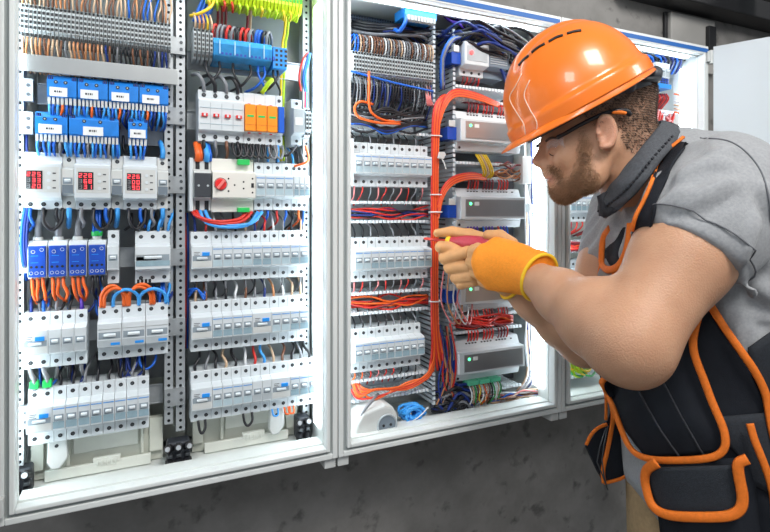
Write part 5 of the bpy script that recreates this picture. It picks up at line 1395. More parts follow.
# near sleeve
d1 = (elN-shN).normalized()
se = shN+d1*.105
SLV = Field(lo, hi, .006); SLV.cone(shN+Vector((.015,.02,.004)), shN.lerp(se,.5), .086, .083, .03); SLV.cone(shN.lerp(se,.5), se+d1*.06, .083, .078, .03)
nn = d1; hemp = se+d1*.022
TOR0 = T.v.copy()
SLV.cut(lambda X_, Y_, Z_: ((X_-hemp.x)*nn.x+(Y_-hemp.y)*nn.y+(Z_-hemp.z)*nn.z).astype(np.float32))
_h = np.clip(.5+.5*(T.v-SLV.v)/.012, 0, 1); T.v = T.v*(1-_h)+SLV.v*_h-.012*_h*(1-_h)
T.cone(shF, shF+(elF-shF).normalized()*.10, .072, .070, .03)
T.warp(folds)

def hemcut(X_, Y_, Z_):
    # cut the near sleeve square to the arm, only close to the arm
    a = (X_-hemp.x)*nn.x+(Y_-hemp.y)*nn.y+(Z_-hemp.z)*nn.z
    ctr = hemp; t = a
    px_ = hemp.x+nn.x*t; py_ = hemp.y+nn.y*t; pz_ = hemp.z+nn.z*t
    rad = np.sqrt((X_-px_)**2+(Y_-py_)**2+(Z_-pz_)**2)
    return np.where(rad < .094, a, -.2).astype(np.float32)
V0_, F0_ = T.mesh(); bv0 = BVHTree.FromPolygons([tuple(v) for v in V0_], [tuple(f) for f in F0_])
CRE = [[(660,218),(680,208),(702,196)],[(690,218),(710,208),(740,192)],[(650,207),(662,190),(671,168)],[(748,264),(757,246),(766,224)],[(704,316),(733,329),(757,337)],[(722,296),(745,318),(768,328)],
       [(737,286),(752,300),(772,312)],[(700,152),(716,162),(737,158)],[(690,184),(708,172),(733,170)],[(618,206),(622,228),(616,250)],[(640,186),(634,204),(628,222)],[(712,306),(722,322),(735,345)],[(756,190),(766,206),(770,222)]]
for cr in CRE:
    pp = spline([Vector((a, b_, 0)) for a, b_ in cr], 4); q = []
    for a in pp:
        h, n = cast(bv0, a.x, a.y)
        if h is not None: q.append((h, n if n.dot(h) < 0 else -n))
    for i in range(len(q)-1):
        f = math.sin((i+.5)/len(q)*math.pi); r_ = .006+.008*f; dp = .001+.0045*f
        up_ = Vector((0,0,1))
        T.cone(q[i][0]+q[i][1]*(r_-dp), q[i+1][0]+q[i+1][1]*(r_-dp), r_, r_, .008, 'sub')
        o1 = q[i][1].cross(q[i+1][0]-q[i][0]).normalized()*.018
        T.cone(q[i][0]+o1-q[i][1]*(r_-dp*.6), q[i+1][0]+o1-q[i+1][1]*(r_-dp*.6), r_, r_, .010)
T.cut(lambda X_, Y_, Z_: np.where(TOR0 > .004, np.where(((X_-hemp.x)**2+(Y_-hemp.y)**2+(Z_-hemp.z)**2) < .17**2, (X_-hemp.x)*nn.x+(Y_-hemp.y)*nn.y+(Z_-hemp.z)*nn.z, -.2), -.2).astype(np.float32))
T.cut(lambda X_, Y_, Z_: np.minimum(-(Z_+.457+1.6*(X_-.427)), -(Z_+.585)).astype(np.float32)*.0+np.maximum(-(Z_+.457+1.6*(X_-.427)), -(Z_+.60))*.5)
VT, FT = T.mesh(); VT = relax(VT, FT, 3)
tee = man_obj('t_shirt', VT, FT, TEE, MAN); tag(tee, 'grey heather t-shirt')
bvT = BVHTree.FromPolygons([tuple(v) for v in VT], [tuple(f) for f in FT])
# torso without the near arm, for laying the vest on
TV = Field(lo, hi, .008)
TV.ell(tc_(.565,.972,-.055), (.205,.135,.150), (lat,fwd_,(0,0,1)), k=.05); TV.ell(tc_(.568,.965,-.19), (.185,.155,.160), (lat,fwd_,(0,0,1)), k=.05)
TV.ell(tc_(.588,.955,-.34), (.170,.168,.165), (lat,fwd_,(0,0,1)), k=.05); TV.ell(tc_(.622,.95,-.49), (.180,.178,.170), (lat,fwd_,(0,0,1)), k=.05)
TV.cone(neckB+Vector((.0,0,-.030)), shN+Vector((.02,.02,-.005)), .062, .080, .04); TV.cone(neckB+Vector((0,0,-.035)), shF, .062, .070, .04)
TV.cone(shF, shF+(elF-shF).normalized()*.10, .072, .070, .03)
TV.ell(tc_(.640,.95,-.60), (.180,.178,.10), (lat,fwd_,(0,0,1)), k=.05)
v_, f_ = TV.mesh(); bvV = BVHTree.FromPolygons([tuple(v) for v in v_], [tuple(f) for f in f_])
def onto(px, py, off=.006, bv=None):
    h, n = cast(bv or bvV, px, py)
    if h is None:
        # beyond the outline: nearest point of the surface to the ray at torso depth
        q = p3(px, py, .95); h, n, _, _ = (bv or bvV).find_nearest(q)
        if (q-h).length > .03: h = h+(q-h)*.0
        else: h = q if (q-h).length < .03 else h
    d = Vector(n) if n.dot(p3(px, py, 1)) < 0 else -Vector(n)
    return Vector(h)+(d-1.6*p3(px, py, 1).normalized()).normalized()*off
def patch(name, left, right, off, th, m, parent, nu=22, nv=26, bulge=0.0, bv=None, wrinkle=0.0):
    """cloth panel between two chains of picture points laid over the body, with thickness"""
    def samp(P, t):
        L = [0]
        for i in range(len(P)-1): L.append(L[-1]+math.hypot(P[i+1][0]-P[i][0], P[i+1][1]-P[i][1]))
        s = t*L[-1]
        for i in range(len(P)-1):
            if s <= L[i+1]+1e-6:
                a = (s-L[i])/max(1e-6, L[i+1]-L[i]); return P[i][0]+a*(P[i+1][0]-P[i][0]), P[i][1]+a*(P[i+1][1]-P[i][1])
        return P[-1]
    vs = []; nrm = []
    for j in range(nv+1):
        a = samp(left, j/nv); b_ = samp(right, j/nv)
        for i in range(nu+1):
            u = i/nu; px = a[0]+(b_[0]-a[0])*u; py = a[1]+(b_[1]-a[1])*u
            bl = bulge*min(1, 4*min(u, 1-u, j/nv, 1-j/nv))
            wr = wrinkle*math.sin(px*.21+py*.13)*math.sin(py*.17-px*.05)
            vs.append(onto(px, py, off+bl+wr, bv))
    W_ = nu+1; Vv = [Vector(v) for v in vs]
    # smooth a little so that panels read as stiff cloth
    for _ in range(3):
        N_ = [v.copy() for v in Vv]
        for j in range(1, nv):
            for i in range(1, nu):
                k = j*W_+i; N_[k] = (Vv[k]*2+Vv[k-1]+Vv[k+1]+Vv[k-W_]+Vv[k+W_])/6
        Vv = N_
    n0 = len(Vv); back = []
    for j in range(nv+1):
        for i in range(nu+1):
            k = j*W_+i; a = Vv[j*W_+min(i+1, nu)]-Vv[j*W_+max(i-1, 0)]; b_ = Vv[min(j+1, nv)*W_+i]-Vv[max(j-1, 0)*W_+i]
            n = a.cross(b_); n = n.normalized() if n.length > 1e-9 else Vector((0,-1,0))
            if n.dot(Vv[k]) < 0: n = -n
            back.append(Vv[k]+n*th)
    fs = []
    for j in range(nv):
        for i in range(nu):
            k = j*W_+i; fs.append((k,k+1,k+W_+1,k+W_)); fs.append((k+n0,k+W_+n0,k+W_+1+n0,k+1+n0))
    rim = [i for i in range(nu+1)]+[j*W_+nu for j in range(1, nv+1)]+[nv*W_+i for i in range(nu-1, -1, -1)]+[j*W_ for j in range(nv-1, 0, -1)]
    for q in range(len(rim)):
        a, b_ = rim[q], rim[(q+1) % len(rim)]; fs.append((a, a+n0, b_+n0, b_))
    return man_obj(name, np.array([tuple(v) for v in Vv+back]), fs, m, parent)
def ribbon(name, pts, w, off, m, parent, th=.0022, sub=6, bv=None, closed=False):
    """flat binding tape following picture points on the body"""
    P2 = [Vector((a, b_, 0)) for a, b_ in pts]; P2 = spline(P2, sub)
    base = [onto(p.x, p.y, off, bv) for p in P2]
    for _ in range(4): base = [base[0]]+[(base[i-1]+base[i]*2+base[i+1])/4 for i in range(1, len(base)-1)]+[base[-1]]
    vs = []; n = len(base)
    for i in range(n):
        t = (base[min(i+1,n-1)]-base[max(i-1,0)]).normalized(); v = -base[i].normalized()
        nr, nr_n, _, _ = (bv or bvV).find_nearest(base[i])
        no = Vector(nr_n); no = no if no.dot(v) > 0 else -no
        no = (no+v*.7).normalized(); s = t.cross(no).normalized()*w/2
        vs += [base[i]+s*1.0-no*th*.4, base[i]+s*.72+no*th, base[i]-s*.72+no*th, base[i]-s*1.0-no*th*.4]
    fs = []
    for i in range(n-1):
        for k in range(4): fs.append((i*4+k, i*4+(k+1) % 4, (i+1)*4+(k+1) % 4, (i+1)*4+k))
    fs += [(0,1,2,3), ((n-1)*4+3,(n-1)*4+2,(n-1)*4+1,(n-1)*4)]
    return man_obj(name, np.array([tuple(v) for v in vs]), fs, m, parent)
# t-shirt hem and seams of the near sleeve
def hem_ring(c, r, name, tube_r, m, shift):
    a = Vector((nn.y, -nn.x, 0)).normalized(); b_ = nn.cross(a); pts = []
    for g in range(40):
        q = c+nn*shift+(a*math.cos(g*math.pi/20)+b_*math.sin(g*math.pi/20))*r
        h, n_, _, _ = bvT.find_nearest(q); n_ = Vector(n_); n_ = n_ if n_.dot(q-hemp) > 0 else -n_; pts.append(W3(h+n_*.0022))
    MB().use(m).loop(pts, tube_r, 6).build(name, parent=tee, org=ROOT, smooth=True)
hem_ring(hemp, .09, 'sleeve_seam', .0012, TEEH, -.022)
def curve_on(name, pts, r, m, parent, off, bv, sub=6):
    P2 = spline([Vector((a, b_, 0)) for a, b_ in pts], sub)
    q = [W3(onto(p.x, p.y, off, bv)) for p in P2]
    return MB().use(m).tube(q, r, 6).build(name, parent=parent, org=ROOT, smooth=True)
curve_on('shoulder_seam', [(700,138),(728,141),(748,154),(762,174),(769,200),(771,226)], .0012, TEEH, tee, .0006, bvT)
# ---- vest
vest = patch('tool_vest', [(600,286),(602,372),(612,400),(626,428),(640,448),(652,466),(656,490),(662,540),(668,570)],
             [(700,286),(709,303),(724,328),(741,352),(764,395),(770,430),(780,470),(790,520),(795,570)], .006, .004, NAVY, MAN, 26, 40)
tag(vest, 'dark navy tool vest with orange edging')
patch('back_panel', [(748,348),(752,372),(765,405),(775,450),(785,520),(790,570)], [(830,290),(840,350),(845,400),(850,450),(850,520),(850,570)], .008, .004, NAVY2, vest, 14, 26)
patch('large_flap', [(622,330),(606,375),(616,402),(627,428),(640,446),(650,456)], [(690,318),(695,348),(704,376),(715,405),(724,432),(719,452)], .014, .006, NAVY, vest, 22, 26, bulge=.012)
ribbon('orange_binding', [(602,366),(607,384),(618,402),(627,427),(638,449),(656,457),(689,457),(713,454),(724,445),(723,427),(714,405),(704,376),(694.5,347),(697,325),(700,314)], .0115, .026, TRIM, vest)
patch('lower_pocket', [(654,462),(652,475),(657,492),(664,506),(664,540),(668,570)], [(752,455),(754,475),(756,495),(758,515),(760,540),(762,570)], .012, .008, NAVY, vest, 20, 24, bulge=.018)
fl = patch('pocket_flap', [(656,464),(653,475),(657,491),(664,505),(678,512)], [(738,460),(737,468),(740,486),(739,502),(728,512)], .036, .004, NAVY2, vest, 18, 14, bulge=.004)
ribbon('orange_binding', [(664,458),(655,465),(653,476),(656,491),(661,504),(675,512),(705,513),(730,511),(740,502),(740,486),(736,467),(736,457),(744,453)], .0150, .044, TRIM, vest)
ribbon('orange_binding', [(706,296),(709.5,302.6),(724,327),(740,350),(753.5,370),(763.7,393),(766,408),(770,430),(776,452)], .0115, .016, TRIM, vest)
ribbon('orange_binding', [(747,421),(750,433),(755,446),(763,467),(768,485),(771,505),(773,540)], .0105, .030, TRIM, vest)
patch('side_pocket', [(720,416),(724,440),(740,456),(745,480)], [(765,412),(770,440),(778,470),(785,500)], .012, .004, NAVY2, vest, 10, 10, bulge=.004)
for a in ([(636,372),(660,420),(682,452)], [(660,364),(684,415),(704,450)]): curve_on('seam', a, .0016, DENIM2, vest, .033, bvV)
patch('shoulder_strap', [(678,143),(662,165),(650,190),(641,212),(634,232),(626,260)], [(688,145),(672,168),(662,190),(656,210),(650,232),(640,262)], .009, .003, NAVY, vest, 8, 20, bv=bvT)
ribbon('orange_binding', [(683,140),(669,154),(658,172),(650,192),(642,212),(635,228)], .0060, .014, TRIM, vest, bv=bvT)
patch('radio_pocket', [(626,228),(612,234),(606,248),(608,262),(616,270)], [(636,226),(633,238),(630,250),(626,262),(620,270)], .014, .008, NAVY, vest, 10, 14, bulge=.006)
ribbon('orange_binding', [(636,224),(635,236),(632,252),(625,266),(615,271),(608,265),(607,250),(610,237),(616,229)], .0140, .026, TRIM, vest)
ribbon('orange_binding', [(634,226),(642,222),(645,227),(640,232)], .006, .022, TRIM, vest)
patch('chest_pocket', [(616,228),(604,262),(602,292),(606,310)], [(656,226),(650,262),(640,290),(630,312)], .008, .004, NAVY, vest, 12, 14)
ribbon('orange_binding', [(604,262),(601,278),(602,296)], .006, .014, TRIM, vest); ribbon('orange_binding', [(622,268),(616,280),(612,296)], .008, .018, TRIM, vest)
# ---- pouch hanging at the far hip
po = [(585,446),(597,428),(607,420),(613,402),(624,410),(633,428),(636,452),(632,473),(620,480),(604,484),(596,470)]
pv = []; nP = len(po)
for F_, s in ((1.02,.94),(1.035,1.0),(1.085,1.0),(1.10,.94)):
    for a, b_ in po: pv.append(tuple(p3(612+(a-612)*s, 448+(b_-448)*s, F_)))
pf = [tuple(range(nP))[::-1], tuple(range(3*nP, 4*nP))]+[(k*nP+i, k*nP+(i+1) % nP, (k+1)*nP+(i+1) % nP, (k+1)*nP+i) for k in range(3) for i in range(nP)]
pouch = man_obj('hip_pouch', np.array(pv), pf, NAVY, MAN, smooth=False); tag(pouch, 'navy pouch with orange edges hanging at the far hip')
def tape(pts, F_, w, name='orange_binding', m=None):
    P = spline([p3(a, b_, F_) for a, b_ in pts], 5); n = len(P); vs = []
    for i in range(n):
        t = (P[min(i+1,n-1)]-P[max(i-1,0)]).normalized(); s = t.cross(Vector((0,1,0))).normalized()*w/2; o = Vector((0,-.002,0))
        vs += [P[i]+s, P[i]+s*.7+o, P[i]-s*.7+o, P[i]-s]
    fs = [(i*4+k, i*4+(k+1) % 4, (i+1)*4+(k+1) % 4, (i+1)*4+k) for i in range(n-1) for k in range(4)]+[(0,1,2,3),((n-1)*4+3,(n-1)*4+2,(n-1)*4+1,(n-1)*4)]
    return man_obj(name, np.array([tuple(v) for v in vs]), fs, m or TRIM, pouch)
tape([(586,445),(591,435),(598,428),(607,424)], 1.016, .007); tape([(611,403),(613,416),(611,432),(607,452),(603,470),(604,483)], 1.014, .009)
tape([(604,483),(613,481),(622,478),(632,472)], 1.016, .007); tape([(601,368),(604,384),(606,400),(606,420)], 1.012, .006)
tape([(614,394),(618,405),(622,412),(625,420)], 1.010, .006)
MB().use(SCREW).tube([W3(p3(a, b_, 1.008)) for a, b_ in ((606,428),(600,446),(597,462),(602,474),(606,484),(608,490))], .0012, 6).build('elastic_cord', parent=pouch, org=ROOT, smooth=True)
MB().use(SCREW).tube([W3(p3(a, b_, 1.006)) for a, b_ in ((608,426),(604,444),(602,460),(604,476),(607,488))], .0012, 6).build('elastic_cord', parent=pouch, org=ROOT, smooth=True)
# ---- collar
def collar():
    up = [(663,120,.97),(655,130,.915),(642,146,.885),(628,163,.880),(616,178,.892),(607,189,.93),(602,196,.965)]
    dn = [(684,131,.975),(676,143,.90),(660,162,.855),(645,182,.848),(628,200,.868),(613,212,.905),(603,218,.95)]
    A = spline([p3(*q) for q in up], 5); Bq = spline([p3(*q) for q in dn], 5)
    mir = lambda v: Vector((v.x-.02, 2*HF-v.y, v.z-.004))
    nA = len(A); A = A+[mir(v) for v in A[:-13][::-1]]; Bq = Bq+[mir(v) for v in Bq[:-13][::-1]]
    n = len(A); nv = 8; ctr = neckB; out = []; inn = []
    for i in range(n):
        for j in range(nv+1):
            t = j/nv; p = A[i].lerp(Bq[i], t); o = (p-Vector((ctr.x-.02, HF, p.z))); o.z = 0; o = o.normalized()
            p = p+o*(.010*math.sin(t*math.pi)+.0015*math.sin(i*.9+j)); out.append(p); inn.append(p-o*.006-Vector((0,0,.001)))
    W_ = nv+1; N0 = len(out); fs = []
    for i in range(n):
        i2 = (i+1) % n
        if i == nA-1: continue
        for j in range(nv):
            fs.append((i*W_+j, i2*W_+j, i2*W_+j+1, i*W_+j+1)); fs.append((N0+i*W_+j, N0+i*W_+j+1, N0+i2*W_+j+1, N0+i2*W_+j))
        fs.append((i*W_, N0+i*W_, N0+i2*W_, i2*W_)); fs.append((i*W_+nv, i2*W_+nv, N0+i2*W_+nv, N0+i*W_+nv))
    c = man_obj('collar', np.array([tuple(v) for v in out+inn]), fs, DENIM, MAN); tag(c, 'charcoal denim collar')
    e = [W3(p+((p-Vector((ctr.x,HF,p.z))).normalized()*.010)) for p in [A[i].lerp(Bq[i], .72) for i in range(4, nA)]]
    for k in range(0, len(e)-1):
        MB().use(DENIM2).tube([e[k].lerp(e[k+1], .1), e[k].lerp(e[k+1], .6)], .0022, 5).build('stitching', parent=c, org=ROOT)
    lp = patch2([(598,196,.93),(607,192,.915),(618,196,.90),(624,203,.885)], [(600,216,.93),(606,217,.915),(612,214,.90),(618,210,.885)])
    tag(man_obj('lapel', *lp, DENIM2, c), 'dark folded lapel tip of the collar')
def patch2(a, b_):
    A = spline([p3(*q) for q in a], 4); Bq = spline([p3(*q) for q in b_], 4); n = len(A); vs = []
    for i in range(n):
        for j in range(5): vs.append(A[i].lerp(Bq[i], j/4)+Vector((0,-.004*math.sin(j/4*3.14)-.003*math.sin(i*1.3),0)))
    m_ = len(vs); vs += [v+Vector((0,.006,0)) for v in vs]; fs = []
    for i in range(n-1):
        for j in range(4):
            k = i*5+j; fs += [(k,k+5,k+6,k+1),(k+m_,k+1+m_,k+6+m_,k+5+m_)]
        fs += [(i*5,i*5+m_,i*5+5+m_,i*5+5),(i*5+4,i*5+9,i*5+9+m_,i*5+4+m_)]
    fs += [(0,1,1+m_,m_),(1,2,2+m_,1+m_),(2,3,3+m_,2+m_),(3,4,4+m_,3+m_)]
    return np.array([tuple(v) for v in vs]), fs
collar()
# ---- trousers, legs to the floor, shoes
Lg = Field((.42,.70,-1.45), (.90,1.22,-.44), .010)
Lg.ell((.655,.95,-.58), (.180,.150,.13), (lat,fwd_,(0,0,1)), k=.05)
for s, fy in ((-1,.86),(1,1.05)):
    Lg.chain([Vector((.650,fy,-.60)), Vector((.60,fy+.0,-.98)), Vector((.65,fy,-1.36))], [.098,.068,.055], .03)
Lg.chain([Vector((.56,1.0,-.50)), Vector((.55,.97,-.62))], [.10,.10], .04)
v2, f2 = Lg.mesh(); v2 = relax(v2, f2, 2); tag(man_obj('trousers', v2, f2, TAN, MAN), 'tan work trousers')
for fy in (.86,1.05):
    Sh = Field((.44,fy-.08,-1.46), (.76,fy+.08,-1.30), .007)
    Sh.cone((.66,fy,-1.395), (.53,fy,-1.415), .050, .038, .03).cone((.66,fy,-1.36), (.66,fy,-1.34), .045, .045, .03)
    Sh.cut(lambda a, b_, c: -(c+1.449)); v2, f2 = Sh.mesh(); man_obj('work_shoe', v2, f2, DARK, MAN)
# ---- gloves
def cuffring(c, axis, ra, rb, up, r, name, m, parent):
    axis = axis.normalized(); a = (up-axis*up.dot(axis)).normalized(); b_ = axis.cross(a); pts = []
    for g in range(36): pts.append(W3(c+a*ra*math.cos(g*math.pi/18)+b_*rb*math.sin(g*math.pi/18)))
    return MB().use(m).loop(pts, r, 8).build(name, parent=parent, org=ROOT, smooth=True)
G = Field((.06,.84,-.20), (.34,1.16,.05), .0024)
wd = (wrN-elN).normalized()
cw = p3(534,274,.930)
for (a, b_, F_, ra, w_) in ((483,252,.985,.0155,(538,262,.928)),(480,262,.982,.0165,(537,268,.930)),(483,273,.980,.0160,(534,276,.932)),(491,283,.978,.0140,(530,284,.934))):
    G.cone(p3(a, b_, F_), p3(*w_), ra, .021, .014)
G.cone(p3(505,262,.972), p3(528,270,.945), .026, .028, .02)
G.cone(p3(497,246,.985), p3(520,256,.955), .017, .022, .015)
G.cone(cw, cw-wd*.018, .034, .036, .012)
G.cut(lambda X_, Y_, Z_: (-((X_-(cw.x-wd.x*.016))*wd.x+(Y_-(cw.y-wd.y*.016))*wd.y+(Z_-(cw.z-wd.z*.016))*wd.z)).astype(np.float32))
G.warp(lambda X_, Y_, Z_: (.0009*np.sin((X_*.8+Y_*.5+Z_*.25)*420)).astype(np.float32)*np.clip((X_-.20)*14,0,1).astype(np.float32))
v2, f2 = G.mesh(); v2 = relax(v2, f2, 1)
glv = man_obj('work_glove', v2, f2, GLOV, MAN); tag(glv, 'orange knitted back of the near glove with a yellow cuff')
cuffring(cw-wd*.016, wd, .0425, .036, Vector((0,0,1)), .0032, 'cuff_edge', CUFF, glv)
G = Field((.06,.84,-.20), (.34,1.18,.05), .0024)
# near hand: fingers going round the handle behind, thumb on top
TH = [p3(512,244,.985), p3(500,236,1.0), p3(488,235,1.012)]
G.chain(TH, [.0125,.0115,.0100], .005)
for k, (px, py) in enumerate(((479,256),(477,265),(481,275),(489,284))):
    G.chain([p3(px,py,.990), p3(px-6,py-3,1.012), p3(px-4,py-9,1.034), p3(px+6,py-14,1.036)], [.0125,.0110,.0100,.0090], .003)
G.chain([p3(478,248,.990), p3(473,250,1.000), p3(472,258,1.006)], [.0105,.0095,.0085], .004)
v2, f2 = G.mesh(); v2 = relax(v2, f2, 1)
tag(man_obj('glove_fingers', v2, f2, TANG, glv), 'tan coated fingers of the near glove')
# far hand: holds the screwdriver
G = Field((.04,.90,-.20), (.34,1.20,.05), .0022)
wd2 = (wrF-elF).normalized()
HA = [p3(437.5,233,1.072), p3(452,231.5,1.068), p3(470,234.5,1.050), p3(487,240,1.03)]
G.chain(HA, [.0088,.0102,.0115,.0135], .004)                         # index finger lying along the blade
G.chain([p3(441,247,1.050), p3(449,248,1.052), p3(464,252,1.045), p3(480,262,1.03)], [.0125,.0122,.0125,.016], .004)  # thumb
for (x0, y0, x1, y1, r_) in ((445,258,480,249,.0125),(450,267.5,482,263,.0125),(456,277.5,484,273,.0118)):
    kn = p3(x0+3, y0, 1.075); pip = p3(x0, y0, 1.052); tip = p3(x1-12, y1+3, 1.022); end = p3(x1, y1+2, 1.02)
    G.chain([p3(x1+4,y0-1,1.075), kn, pip, tip, end], [r_*1.05, r_, r_*1.02, r_*.92, r_*.8], .0028)
G.chain([p3(462,284,1.070), p3(461,284,1.052), p3(474,281,1.030), p3(486,279,1.025)], [.0105,.0108,.0100,.009], .0028)
G.cone(p3(482,246,1.055), p3(500,270,1.02), .017, .026, .012); G.cone(p3(480,262,1.06), p3(500,274,1.02), .020, .026, .012); G.cone(p3(484,276,1.06), wrF, .018, .028, .012)
G.cone(wrF, wrF-wd2*.02, .030, .030, .01)
v2, f2 = G.mesh(); v2 = relax(v2, f2, 1)
g2 = man_obj('work_glove', v2, f2, TANG, MAN); tag(g2, 'tan coated glove of the far hand curled around the screwdriver')
cuffring(wrF-wd2*.026, wd2, .032, .032, Vector((0,0,1)), .003, 'cuff_edge', CUFF, g2)
# ---- screwdriver
s0, s1, s2 = p3(424,238.5,1.112), p3(447,241,1.070), p3(506,246,.992)
ax = (s1-s0).normalized(); ax2 = (s2-s1).normalized()
ROOT_S = W3(s1)
scr = thing('screwdriver', 'insulated screwdriver with a red handle and yellow collar, pointing at the red cables', 'screwdriver', tuple(ROOT_S))
def lathe(prof_, a, d, m, name, parent, org, n=16, flute=0):
    d = d.normalized(); t = d.cross(Vector((0,0,1))).normalized(); w_ = d.cross(t); vs = []; fs = []
    for s_, r_ in prof_:
        for k in range(n):
            g = 2*math.pi*k/n; rr = r_*(1+flute*math.cos(g*6)); vs.append(W3(a+d*s_+(t*math.cos(g)+w_*math.sin(g))*rr))
    L_ = len(prof_)
    for i in range(L_-1):
        for k in range(n): fs.append((i*n+k, i*n+(k+1) % n, (i+1)*n+(k+1) % n, (i+1)*n+k))
    fs += [tuple(range(n))[::-1], tuple(range((L_-1)*n, L_*n))]
    return MB().use(m).add(vs, fs).build(name, parent=parent, org=org, smooth=True)
lathe([(0,.0012),(.003,.0028),(.006,.0030),((s1-s0).length,.0034)], s0, ax, mat('red_insulation', (.72,.05,.03), .4), 'shaft', scr, tuple(ROOT_S), 10)
lathe([(-.001,.0060),(.001,.0098),(.006,.0104),(.009,.0098),(.010,.0085)], s1, ax2, mat('yellow_collar', (.90,.60,.03), .4), 'collar', scr, tuple(ROOT_S), 20)
lathe([(.009,.0080),(.012,.0094),(.022,.0105),(.045,.0148),(.070,.0155),(.085,.0140),(.097,.0118),(.100,.006)], s1, ax2, mat('red_grip', (.50,.035,.06), .4, noise=.2, nscale=90), 'handle', scr, tuple(ROOT_S), 36, .03)
# ---- helmet
hf = Vector((-.872,0,-.49)); hn = Vector((-.49,0,.872)); hs = Vector((0,1,0)); K = HF/FP
HC = p3(575.5,110.5,HF)
def HL(s, l, h): return HC+hf*(s*K)+hs*l+hn*(h*K)
HORG = tuple(W3(HL(-9,0,0)))
helmet = thing('hard_hat', 'glossy orange hard hat worn by the worker', 'hard hat', HORG)
HMAT = mat('orange_shell', (.92,.195,.012), .30, coat=.35, noise=.05, nscale=9)
def dome_pt(th, t, dr=0.0):
    """th around (0 = front), t 0..1 from rim to crown; lengths of s and h in picture units of the head plane"""
    H = 83.0+dr; c, s_ = math.cos(th), math.sin(th)
    h = H*math.sin(t*math.pi/2)**1.12
    k = max(0, 1-(h/H)**2.25)**(1/2.1)
    a = (76+dr if c > 0 else 69+dr); bl = .116/K+dr
    s0_ = -9-6*t*t
    return s0_+a*c*k*(1.0 if c < 0 else 1.0), bl*s_*k*K, h
nth, nt_ = 120, 64
vs = []; fs = []
def ledge(t): return 3.0/(1+math.exp((t-.135)*170))
def ridge(l, s, h, t):
    # raised crest running over the crown with a shallow groove beside it
    x = abs(l); q_ = min(1, max(0, (t-.45)*4)); e = 2.0*math.exp(-(x/.022)**4)*q_; g = -2.0*math.exp(-((x-.034)/.007)**2)*q_
    e2 = .9*math.exp(-((x-.058)/.010)**2)*q_*.6
    return e+g+e2
for j in range(nt_+1):
    t = j/nt_
    for i in range(nth):
        th = 2*math.pi*i/nth; s, l, h = dome_pt(th, t); e = ledge(t)
        r_ = ridge(l, s, h, t)
        n_ = Vector((s+9, l/K, h*1.0)); n_ = n_.normalized() if n_.length > 0 else Vector((0,0,1))
        q = Vector((s, l/K, h))+n_*(e+r_)
        vs.append(W3(HL(q.x, q.y*K, q.z)))
for j in range(nt_):
    for i in range(nth): fs.append((j*nth+i, j*nth+(i+1) % nth, (j+1)*nth+(i+1) % nth, (j+1)*nth+i))
# inner skin
o = len(vs)
for j in range(nt_+1):
    t = j/nt_
    for i in range(nth):
        s, l, h = dome_pt(2*math.pi*i/nth, t, -2.0); vs.append(W3(HL(s, l, h)))
for j in range(nt_):
    for i in range(nth): fs.append((o+j*nth+i, o+(j+1)*nth+i, o+(j+1)*nth+(i+1) % nth, o+j*nth+(i+1) % nth))
for i in range(nth): fs.append((i, o+i, o+(i+1) % nth, (i+1) % nth))
shell = MB().use(HMAT).add(vs, fs).build('shell', parent=helmet, org=HORG, smooth=True)
# brim: flares out all round, long at the front
vs = []; fs = []
ring_ = []
for i in range(nth):
    th = 2*math.pi*i/nth; c = math.cos(th)
    fr = max(0, c)**2.2
    a = Vector(dome_pt(th, .035)); b0 = Vector(dome_pt(th, 0))
    dirx, diry = math.cos(th), math.sin(th)
    out = 3.5+13.5*fr
    drop_ = -1.5-1.0*fr+ (3.0*math.sin(th)**2*-1)
    prof_ = [(a.x+dirx*1.5, a.y+diry*1.5*K, a.z+1.0), (b0.x+dirx*(out*.45), b0.y+diry*out*.45*K, 1.0+drop_*.3+2.5*fr), (b0.x+dirx*out, b0.y+diry*out*K, drop_+1.6*fr), (b0.x+dirx*(out-.2), b0.y+diry*(out-.2)*K, drop_-1.2+1.6*fr), (b0.x+dirx*(out*.45), b0.y+diry*out*.45*K, -1.2+drop_*.3+1.2*fr), (a.x-dirx*2.5, a.y-diry*2.5*K, a.z-2.5)]
    for q in prof_: vs.append(W3(HL(q[0], q[1], q[2])))
n6 = 6
for i in range(nth):
    for k in range(n6): fs.append((i*n6+k, i*n6+(k+1) % n6, ((i+1) % nth)*n6+(k+1) % n6, ((i+1) % nth)*n6+k))
MB().use(HMAT).add(vs, fs).build('brim', parent=helmet, org=HORG, smooth=True)
bm_v = [Vector(v) for v in vs]
me_ = shell.data
bvS = BVHTree.FromPolygons([Vector(v.co)+Vector(HORG) for v in me_.vertices], [tuple(p.vertices) for p in me_.polygons])
def onshell(px, py, off=.0008):
    d = (Wp(px, py, 1.0)-Vector((0,0,EYE))).normalized(); h = bvS.ray_cast(Vector((0,0,EYE)), d)
    if h[0] is None: return None
    n = h[1] if h[1].dot(d) < 0 else -h[1]
    return h[0]+n*off
def decal(pts, r, m, name):
    q = [onshell(a.x, a.y) for a in spline([Vector((x, y, 0)) for x, y in pts], 5)]; q = [a for a in q if a is not None]
    if len(q) > 2: MB().use(m).tube(q, r, 6).build(name, parent=helmet, org=HORG, smooth=True)
LINE = mat('pale_chevron_line', (.90,.66,.50), .3)  # thin pale chevron lines laid over the orange shell
decal([(522,74),(516,86),(510,98),(516,111),(524,124),(526,139)], .0009, LINE, 'chevron_line')
decal([(530,80),(524.5,95),(530,109),(537,122),(536,135)], .0009, LINE, 'chevron_line')
HD = mat('orange_shell_groove', (.55,.10,.008), .3)
for a in ([(519,66),(524,60),(529,56)], [(532,53),(538,48),(545,44)], [(549,42),(556,38),(563,35.5)], [(567,34),(574,32),(581,31)]):
    decal(a, .0026, DARK, 'vent_slot')
